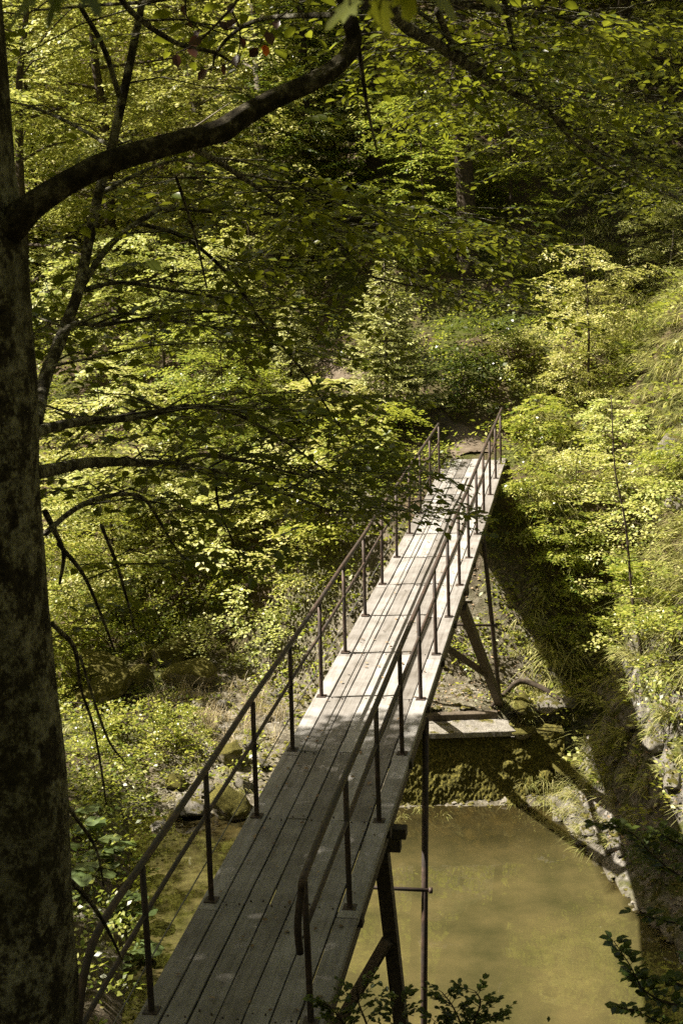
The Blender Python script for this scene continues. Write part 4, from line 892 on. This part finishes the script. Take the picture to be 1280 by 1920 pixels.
# (control points px,py,Y,r) , spray density, spray spread, droop
BR = [
 # rising second stem and twigs on it
 ([(62, 800, 4.6, .030), (88, 700, 5.2, .026), (118, 625, 5.6, .024), (148, 545, 5.8, .022), (168, 450, 6, .021), (185, 365, 6, .020), (210, 275, 6, .019), (232, 175, 6, .018), (250, 85, 6, .016), (270, -20, 6, .014), (290, -200, 6.2, .01)], 1.2, 0.9),
 ([(150, 10, 5.6, .009), (195, 90, 5.8, .011), (224, 180, 6, .012)], 0.6, 0.5),
 ([(150, 545, 5.8, .014), (190, 480, 6.1, .013), (232, 437, 6.3, .012), (290, 398, 6.5, .012), (330, 390, 6.7, .012), (420, 399, 7, .011), (520, 404, 7.3, .009), (590, 425, 7.6, .007), (650, 470, 8, .005), (700, 520, 8.3, .004)], 1.9, 1.0),
 ([(265, 420, 6.4, .010), (335, 440, 6.6, .010), (395, 482, 6.8, .009), (445, 535, 7, .009), (485, 595, 7.2, .008), (530, 650, 7.4, .007), (575, 705, 7.6, .006), (620, 775, 7.8, .005), (660, 830, 8, .004)], 1.7, 1.0),
 ([(330, 330, 5.2, .006), (348, 385, 5.4, .006), (368, 450, 5.6, .005), (388, 540, 5.8, .004)], 1.0, 0.6),
 ([(360, 275, 4.3, .012), (420, 310, 4.8, .010), (480, 350, 5.6, .009), (540, 392, 6.4, .008), (620, 430, 7.2, .006), (720, 440, 8, .005), (830, 430, 8.6, .004)], 2.1, 1.1),
 # the long horizontal boughs right of the trunk
 ([(60, 815, 4.2, .020), (100, 800, 4.6, .018), (170, 789, 5.1, .016), (240, 784, 5.6, .015), (300, 772, 6, .014), (370, 762, 6.4, .012), (440, 775, 6.8, .010), (510, 812, 7.2, .008), (580, 860, 7.6, .006), (640, 905, 8.0, .004)], 2.1, 1.1),
 ([(60, 888, 4.1, .023), (110, 878, 4.4, .021), (170, 867, 4.9, .019), (240, 867, 5.4, .018), (320, 871, 5.9, .016), (400, 884, 6.4, .013), (480, 905, 6.9, .010), (560, 935, 7.4, .007), (640, 960, 7.9, .005), (730, 955, 8.6, .004), (790, 962, 9.2, .003)], 1.35, 0.6),
 ([(320, 871, 5.9, .011), (375, 853, 6.3, .010), (450, 862, 6.8, .009), (540, 885, 7.3, .007), (640, 905, 7.9, .005), (720, 915, 8.6, .003)], 1.5, 0.7),
 ([(85, 1000, 4.3, .010), (140, 955, 4.8, .010), (200, 930, 5.3, .009), (265, 932, 5.8, .008), (300, 978, 6.1, .007), (335, 1035, 6.4, .006), (390, 1085, 6.7, .004)], 1.3, 0.8),
 ([(85, 960, 4.4, .010), (105, 1000, 4.7, .009), (120, 1040, 4.9, .008), (112, 1095, 5.0, .005)], 0.9, 0.6),
 ([(110, 1020, 4.8, .008), (155, 1075, 5.1, .007), (185, 1140, 5.4, .006), (215, 1220, 5.6, .004)], 1.0, 0.7),
 ([(190, 985, 5.4, .007), (220, 1060, 5.7, .007), (240, 1130, 5.9, .006), (255, 1190, 6.0, .003)], 1.1, 0.7),
 ([(98, 1170, 4.5, .009), (140, 1215, 5, .009), (152, 1290, 5.2, .007), (175, 1360, 5.3, .006), (190, 1440, 5.4, .005), (200, 1510, 5.4, .003)], 0.25, 0.5),
 ([(150, 1230, 5.2, .006), (200, 1380, 5.5, .005), (235, 1430, 5.7, .003)], 0.35, 0.4),
 ([(110, 1490, 4.5, .006), (140, 1530, 4.8, .007), (180, 1590, 5.0, .006), (195, 1660, 5.1, .004)], 0.15, 0.4),
 ([(120, 1640, 4.5, .010), (160, 1680, 4.8, .010), (195, 1730, 5.0, .007), (230, 1800, 5.2, .004)], 0.15, 0.4),
 ([(405, 885, 6.4, .007), (410, 950, 6.6, .006), (440, 1020, 6.9, .004), (462, 1050, 7, .003)], 1.0, 0.7),
 ([(20, 1000, 4.6, .014), (110, 640, 5.2, .012), (190, 610, 6.2, .010), (300, 600, 7.0, .008), (400, 615, 7.6, .006), (480, 650, 8, .004)], 1.8, 1.1),
 ([(148, 545, 5.8, .012), (230, 530, 6.6, .010), (330, 545, 7.2, .008), (420, 560, 7.8, .006), (520, 570, 8.4, .004)], 1.9, 1.1),
 ([(185, 365, 6, .010), (250, 330, 6.6, .009), (330, 300, 7.2, .007), (440, 300, 7.8, .005), (540, 330, 8.2, .003)], 1.2, 1.0),
 ([(210, 275, 6, .009), (130, 230, 6.6, .008), (60, 200, 7.2, .006), (10, 190, 7.6, .004)], 1.1, 0.9),
 # boughs that cross the top of the picture
 ([(190, -60, 4.6, .010), (250, 25, 4.9, .010), (330, 80, 5.2, .009), (400, 98, 5.4, .007), (440, 120, 5.5, .004)], 0.7, 0.7),
 ([(640, 28, 4.6, .010), (560, 30, 4.9, .009), (490, 36, 5.2, .008), (440, 60, 5.4, .007), (405, 100, 5.6, .006), (400, 125, 5.7, .003)], 0.8, 0.6),
 ([(668, 60, 4.5, .008), (678, 130, 4.6, .007), (688, 200, 4.7, .006), (706, 282, 4.8, .003)], 0.12, 0.3),
 ([(700, -30, 4.6, .022), (760, 50, 5.6, .024), (815, 80, 6.4, .024), (870, 120, 7.2, .023), (960, 172, 8.2, .021), (1040, 220, 9.2, .018), (1120, 280, 10.2, .015), (1200, 330, 11, .011), (1300, 390, 11.8, .007)], 1.5, 1.3),
 ([(820, 20, 5.8, .015), (850, 85, 6.8, .016), (900, 125, 7.6, .015), (980, 150, 8.6, .013), (1080, 180, 9.8, .010), (1200, 200, 11, .007), (1290, 240, 11.8, .005)], 1.5, 1.3),
 ([(940, -20, 6.8, .014), (970, 110, 7.8, .015), (1010, 180, 8.6, .014), (1060, 250, 9.2, .012), (1110, 300, 9.8, .010), (1180, 340, 10.6, .008), (1270, 372, 11.4, .005)], 1.3, 1.2),
 ([(760, -30, 5.2, .015), (880, 10, 6.6, .014), (1010, 30, 8, .012), (1130, 50, 9.4, .010), (1270, 60, 10.6, .007)], 1.9, 1.4),
 ([(640, -60, 4.8, .014), (730, -10, 6.2, .012), (830, 60, 7.4, .010), (900, 170, 8.4, .008), (930, 260, 9.2, .005)], 1.2, 1.2),
 ([(560, -100, 4.5, .012), (420, -40, 4.9, .010), (300, 0, 5.4, .008), (180, 10, 6, .006), (60, 20, 6.4, .004)], 0.8, 1.0),
 ([(600, 425, 7.6, .007), (720, 400, 8.2, .006), (850, 420, 8.8, .005), (960, 450, 9.2, .003)], 1.9, 1.0),
 ([(700, 520, 8.3, .006), (790, 540, 8.8, .005), (880, 560, 9.2, .003)], 1.6, 0.9),
]
for bi, (pts, dens, spr) in enumerate(BR):
    P, mb = wood(pts, n=5, sides=8, bumpy=0.2)
    Lc = np.concatenate([[0], np.cumsum(np.linalg.norm(np.diff(P[:, :3], axis=0), axis=1))]); tot = Lc[-1]
    lv = Leaves(True); ns = int(tot*dens*(3.9 if pts[-1][0] > 680 else 2.5))
    for k in range(ns):
        f = 0.16+0.84*(k+rg.uniform(0, 1))/max(ns, 1); s_ = f*tot; i = min(len(P)-2, np.searchsorted(Lc, s_)); p = P[i, :3]; t = unit(P[i+1, :3]-P[i, :3])
        az0 = math.atan2(t[1], t[0]); sg = 1 if k % 2 else -1; az = az0+sg*rg.uniform(0.45, 1.2)
        ln = rg.uniform(0.05, 0.75)*spr*(1.1-0.5*f); q = p+np.array([math.cos(az), math.sin(az), rg.normal(-0.05, 0.12)])*ln
        if ln > 0.12: tube(mb, [p, (p+q)/2+np.array([0, 0, 0.03]), q], [min(P[i, 3]*0.45, 0.006), 0.0035, 0.002], 4, 0, 1, False)
        sprig(lv, rg, q, az+rg.normal(-sg*0.3, 0.35), 'beech' if rg.uniform() < 0.6 else 'beech_s', 0.060, rg.uniform(0.7, 1.1), rg.normal(-0.10, 0.15))
        if rg.uniform() < 0.5: sprig(lv, rg, p+(q-p)*rg.uniform(0.3, 0.8), az-sg*rg.uniform(0.3, 0.9), 'beech_s', 0.064, rg.uniform(0.7, 1.0), rg.normal(-0.12, 0.15))
    twigs_mesh(lv, mb, 0.0016)
    bo = part(mb, 'branch', MT['bark'], bt, base)
    if ns > 0: link('foliage', lv.mesh('foliage', 0.62, base), MT['beech'], bo)
# upper crown added out of view, boxed to shade the near bridge, trunk and boughs
lv = Leaves()
def crown_box(n, x0, x1, y0, y1, z0, z1):
    for k in range(n):
        p = np.array([rg.uniform(x0, x1), rg.uniform(y0, y1), rg.uniform(z0, z1)])
        if p[2] < 10.35+0.16*p[1] and p[0] > -0.27*p[1]-0.8: continue
        lv.put(SPR['crown'][rg.integers(8)], rotm(rg.uniform(0, 6.28), rg.normal(-.05, .2), rg.normal(0, .2)), p, 0.14, rg, rg.uniform(0.6, 1.0))
crown_box(3000, -11.0, -4.2, 5.5, 13.3, 11.2, 16.5)
crown_box(3000, -10.0, 8.0, -7.0, 8.0, 12.4, 17)
crown_box(900, -4.0, 6.5, 7.5, 13.5, 14.5, 18)
crown_box(120, -4.6, -2.4, 2.0, 6.5, 9.5, 13)
link('crown', lv.mesh('crown', 0.62, base), MT['beech'], bt)

# dark red sprig with one orange leaf
rt_ = empty('copper_beech_branch', at(420, 90, 4.4), 'hanging twig of dark red leaves with one orange leaf, upper left', 'branch')
o0 = at(420, 90, 4.4); mb = MB(); lv = Leaves(True)
for pts in ([(470, -30, 4.4, .005), (420, 30, 4.4, .004), (370, 80, 4.4, .003), (330, 100, 4.4, .002)], [(430, 10, 4.4, .004), (450, 60, 4.4, .003), (440, 110, 4.45, .002), (390, 130, 4.5, .002)], [(350, -30, 4.4, .004), (350, 30, 4.4, .003), (380, 60, 4.4, .002)], [(540, 20, 4.4, .003), (505, 50, 4.4, .002), (480, 100, 4.4, .002)]):
    P = smooth_line(branch_pts(pts), 5); tube(mb, P[:, :3], P[:, 3], 5)
    for k in range(3, len(P), 3):
        for _ in range(1):
            lv.P.append(P[k:k+1, :3]); lv.D.append(np.array([[rg.normal(0, .7), rg.normal(0, .4), -0.7]])); lv.Z.append(np.array([[rg.normal(0, .4), -1, 0.5]])); lv.S.append(np.array([rg.uniform(.030, .048)]))
build_off(mb, 'twig', MT['darkbark'], rt_, o0); link('leaves', lv.mesh('leaves', 0.72, o0), MT['red'], rt_)
lv = Leaves(True); p = at(497, 84, 4.4); lv.P = [np.array([p, p])]; lv.D = [np.array([[0.1, 0, -1], [-0.3, 0.2, -0.5]])]; lv.Z = [np.array([[0, -1, 0.3], [0.3, -1, 0.2]])]; lv.S = [np.array([.034, .02])]
tag(link('orange_leaf', lv.mesh('orange_leaf', 0.7, o0), MT['orange'], rt_), 'single orange leaf')

# bright near maple leaves hanging into the top of the picture
def maple_leaf(mb, c, dirn, nrm, s):
    d = unit(dirn); sd = unit(np.cross(d, nrm)); u = np.cross(sd, d)
    R_ = [(0, 0.0), (2.75, .34), (2.35, .55), (2.1, .38), (1.6, .80), (1.35, .50), (0.95, .78), (0.62, .50), (0.35, .86), (0.0, 1.0)]
    pts = [(r*math.cos(a), r*math.sin(a)) for a, r in R_[1:]]; pts = pts+[(x, -y) for x, y in pts[::-1][1:]]
    V = [c]+[c+(d*(x*s)+sd*(y*s)+u*(-0.12*s*(x*x+y*y)+0.05*s*abs(y))) for x, y in pts]; n = len(pts)
    mb.add(V, [(0, 1+k, 1+(k+1) % n) for k in range(n)])
mr_ = empty('maple_twig', at(700, -40, 1.3), 'blurred bright yellow-green maple leaves hanging into the top edge', 'branch'); o0 = at(700, -40, 1.3)
mb = MB(); mb2 = MB()
for px, py, Y, s, dx in [(712, 42, 1.3, .027, .2), (655, 36, 1.3, .030, -.7), (820, 10, 1.3, .03, .4), (900, 10, 1.4, .03, .7), (760, 0, 1.3, .03, 0.1), (600, -10, 1.4, .027, -.4)]:
    maple_leaf(mb, at(px, py-25, Y), (dx, 0.1, -0.5), (0, -0.5, 1), s); tube(mb2, [at(px+10, py-120, Y), at(px, py-25, Y)], 0.0012, 4)
link('leaves', mesh_py('leaves', np.concatenate(mb.v)-o0, mb.f), MT['bright'], mr_); build_off(mb2, 'twig', MT['darkbark'], mr_, o0)
mr_ = empty('maple_twig', at(140, -20, 1.2), 'blurred dark leaves hanging into the top left corner', 'branch'); o0 = at(140, -20, 1.2)
mb = MB(); mb2 = MB()
for px, py, Y, s, dx in [(110, 12, 1.2, .03, -.3), (60, 20, 1.2, .028, -.6), (160, 5, 1.25, .025, .3)]:
    maple_leaf(mb, at(px, py-25, Y), (dx, 0.1, -0.5), (0, -0.5, 1), s); tube(mb2, [at(px+10, py-120, Y), at(px, py-25, Y)], 0.0012, 4)
link('leaves', mesh_py('leaves', np.concatenate(mb.v)-o0, mb.f), MT['dark'], mr_); build_off(mb2, 'twig', MT['darkbark'], mr_, o0)

# ------------------------------------------------------------------ foreground seedlings at the lower edge
def seedling(label, stems, Y, leaf=0.03, seed=1, name='seedling', mat='dark', pinnate=True):
    rg = np.random.default_rng(seed); o0 = at(stems[0][0][0], stems[0][0][1], Y); e = empty(name, o0, label, 'seedling'); mb = MB(); lv = Leaves(True)
    for st in stems:
        P = smooth_line(np.array([at(px, py, Y+dy) for px, py, dy in [(q+(0,))[:3] for q in st]]), 5); tube(mb, P, np.linspace(0.006, 0.002, len(P)), 5)
        for k in range(3, len(P)):
            for sg in (-1, 1):
                if rg.uniform() < 0.12: continue
                t = unit(P[k]-P[k-1]); ln = leaf*rg.uniform(1.5, 3.2)*(1 if pinnate else .3); dr_ = unit(np.array([sg*0.9, rg.normal(0, .6), 0.1])+t*0.5)
                q = P[k]+dr_*ln; tube(mb, [P[k], q], [0.0016, 0.001], 3, 0, 1, False)
                for u in np.linspace(0.35, 1, 3 if pinnate else 1):
                    for s2 in (-1, 1):
                        a2 = unit(dr_+s2*np.cross(dr_, (0, 0, 1))*0.9) if u < 1 else unit(dr_+s2*0.35*np.cross(dr_, (0, 0, 1)))
                        lv.P.append((P[k]+dr_*ln*u)[None]); lv.D.append(a2[None]); lv.Z.append(np.array([[rg.normal(0, .3), rg.normal(0, .3), 1]])); lv.S.append(np.array([leaf*rg.uniform(.7, 1.1)]))
    build_off(mb, 'stem', MT['darkbark'], e, o0); link('foliage', lv.mesh('foliage', 0.6, o0), MT[mat], e)
seedling('small-leaved seedling rising from the lower edge beside the near trestle leg', [[(700, 2000), (690, 1930), (672, 1880), (668, 1845)], [(720, 2000), (735, 1940), (745, 1900), (750, 1865)], [(680, 2000), (650, 1930), (630, 1900), (610, 1880)], [(760, 2010), (800, 1950), (815, 1915)]], 4.6, 0.028, 2)
seedling('thin seedling with rounded leaves at the lower edge right of the steel pole', [[(880, 2010), (870, 1940), (850, 1890), (828, 1860)], [(878, 2000), (885, 1930), (900, 1880), (890, 1858)], [(870, 1950), (905, 1915), (925, 1905)]], 4.6, 0.028, 3)
seedling('dark leafy branch in the lower right corner over the water', [[(1330, 1900), (1250, 1880), (1205, 1855), (1180, 1810), (1150, 1765)], [(1330, 1870), (1270, 1845), (1230, 1835), (1190, 1835)], [(1330, 1960), (1260, 1930), (1200, 1900), (1165, 1890)], [(1330, 1800), (1290, 1790)]], 5.2, 0.055, 4, pinnate=False)
seedling('dark leafy twig reaching in from the right edge above the water', [[(1330, 1660), (1270, 1640), (1220, 1600), (1180, 1560), (1120, 1545)], [(1330, 1740), (1260, 1730), (1190, 1712)], [(1330, 1600), (1270, 1580), (1230, 1560)]], 6.0, 0.065, 5, pinnate=False)

# butterbur plants on the left shore
def butterbur(px, py, n, size, label, seed):
    rg = np.random.default_rng(seed); p = ground(px, py); e = empty('butterbur', p, label, 'plant', 'big round-leaved plants on the left shore')
    for k in range(n):
        az = rg.uniform(0, 6.28); r = rg.uniform(0.05, 0.38); c = np.array([math.cos(az)*r, math.sin(az)*r, rg.uniform(0.22, 0.5)]); s = size*rg.uniform(0.7, 1.15); hz = az+rg.normal(0, .5)
        mb = MB(); m_ = 22; V = [c]
        for ring, fr_ in ((0, .5), (1, 1.0)):
            for q in range(m_):
                a = -math.pi+0.35+(2*math.pi-0.7)*q/(m_-1); rr_ = s*fr_*(1+0.06*math.sin(a*9)*ring)*(1.08 if abs(a) < 1 else 1)
                z = 0.07*s*math.cos(3*a)*fr_-0.22*s*fr_*fr_*max(0, math.cos(a))*1.3
                V.append(c+np.array([math.cos(a+hz)*rr_, math.sin(a+hz)*rr_, z]))
        Fq = [(0, 1+q, 2+q) for q in range(m_-1)]+[(1+q, 1+m_+q, 2+m_+q, 2+q) for q in range(m_-1)]
        mb.add(V, Fq); lf = build(mb, 'leaf', MT['butter'], e, True)
        mb = MB(); tube(mb, [(0, 0, -0.1), c*np.array([.5, .5, .6]), c], [.008, .007, .005], 5); build(mb, 'stalk', MT['butter'], lf, True)
for k, (px, py, n, s, lab) in enumerate([(175, 1580, 6, .17, 'clump of big round leaves beside the trunk, uppermost on the left shore'), (215, 1640, 7, .18, 'clump of big round leaves behind the nearest left bridge post'), (160, 1690, 6, .17, 'dark clump of big round leaves against the trunk at the left shore'),
    (240, 1745, 6, .18, 'clump of big leaves with a pale sunlit one beside the railing'), (275, 1840, 5, .20, 'lowest clump of big pale leaves at the small pool edge'), (120, 1640, 5, .16, 'big round leaves partly behind the trunk')]):
    butterbur(px, py, n, s, lab, 300+k)

# curved root behind the wall and fallen sticks
def wood_thing(name, label, cat, pts, rad, mat, seed=1):
    P = smooth_line(np.array(pts), 5); o0 = P[0]; mb = MB(); tube(mb, P-o0, np.interp(np.linspace(0, 1, len(P)), np.linspace(0, 1, len(rad)), rad), 10, 0.35, seed)
    o = build(mb, name, MT[mat], None, True); o.location = o0; return tag(o, label, cat)
def gz(px, py, dz=0.05): p = ground(px, py); return p+np.array([0, 0, dz])
wood_thing('tree_root', 'curved dark root arching over the stones behind the wall end', 'root', [gz(920, 1330), gz(945, 1318, .16), gz(975, 1305, .26), gz(1015, 1312, .18), gz(1062, 1335, .05)], [.03, .045, .05, .045, .03], 'darkbark')
wood_thing('fallen_stick', 'bleached stick lying on the litter below the leaning flat stone', 'stick', [gz(1010, 1365, .05), gz(1040, 1362, .07), gz(1075, 1372, .05)], [.016, .02, .012], 'palebark', 3)
wood_thing('dead_branch', 'bare pale dead branch in the dark wood right of the straight trunk', 'branch', [at(885, 236, 33), at(940, 238, 33), at(985, 247, 33), at(1025, 256, 33.3)], [.018, .03, .03, .015], 'palebark', 4)
wood_thing('dead_branch', 'bare pale dead branch lying across leaves beneath the bend of the limb', 'branch', [at(360, 242, 20), at(395, 218, 20), at(432, 192, 20)], [.014, .012, .005], 'palebark', 5)
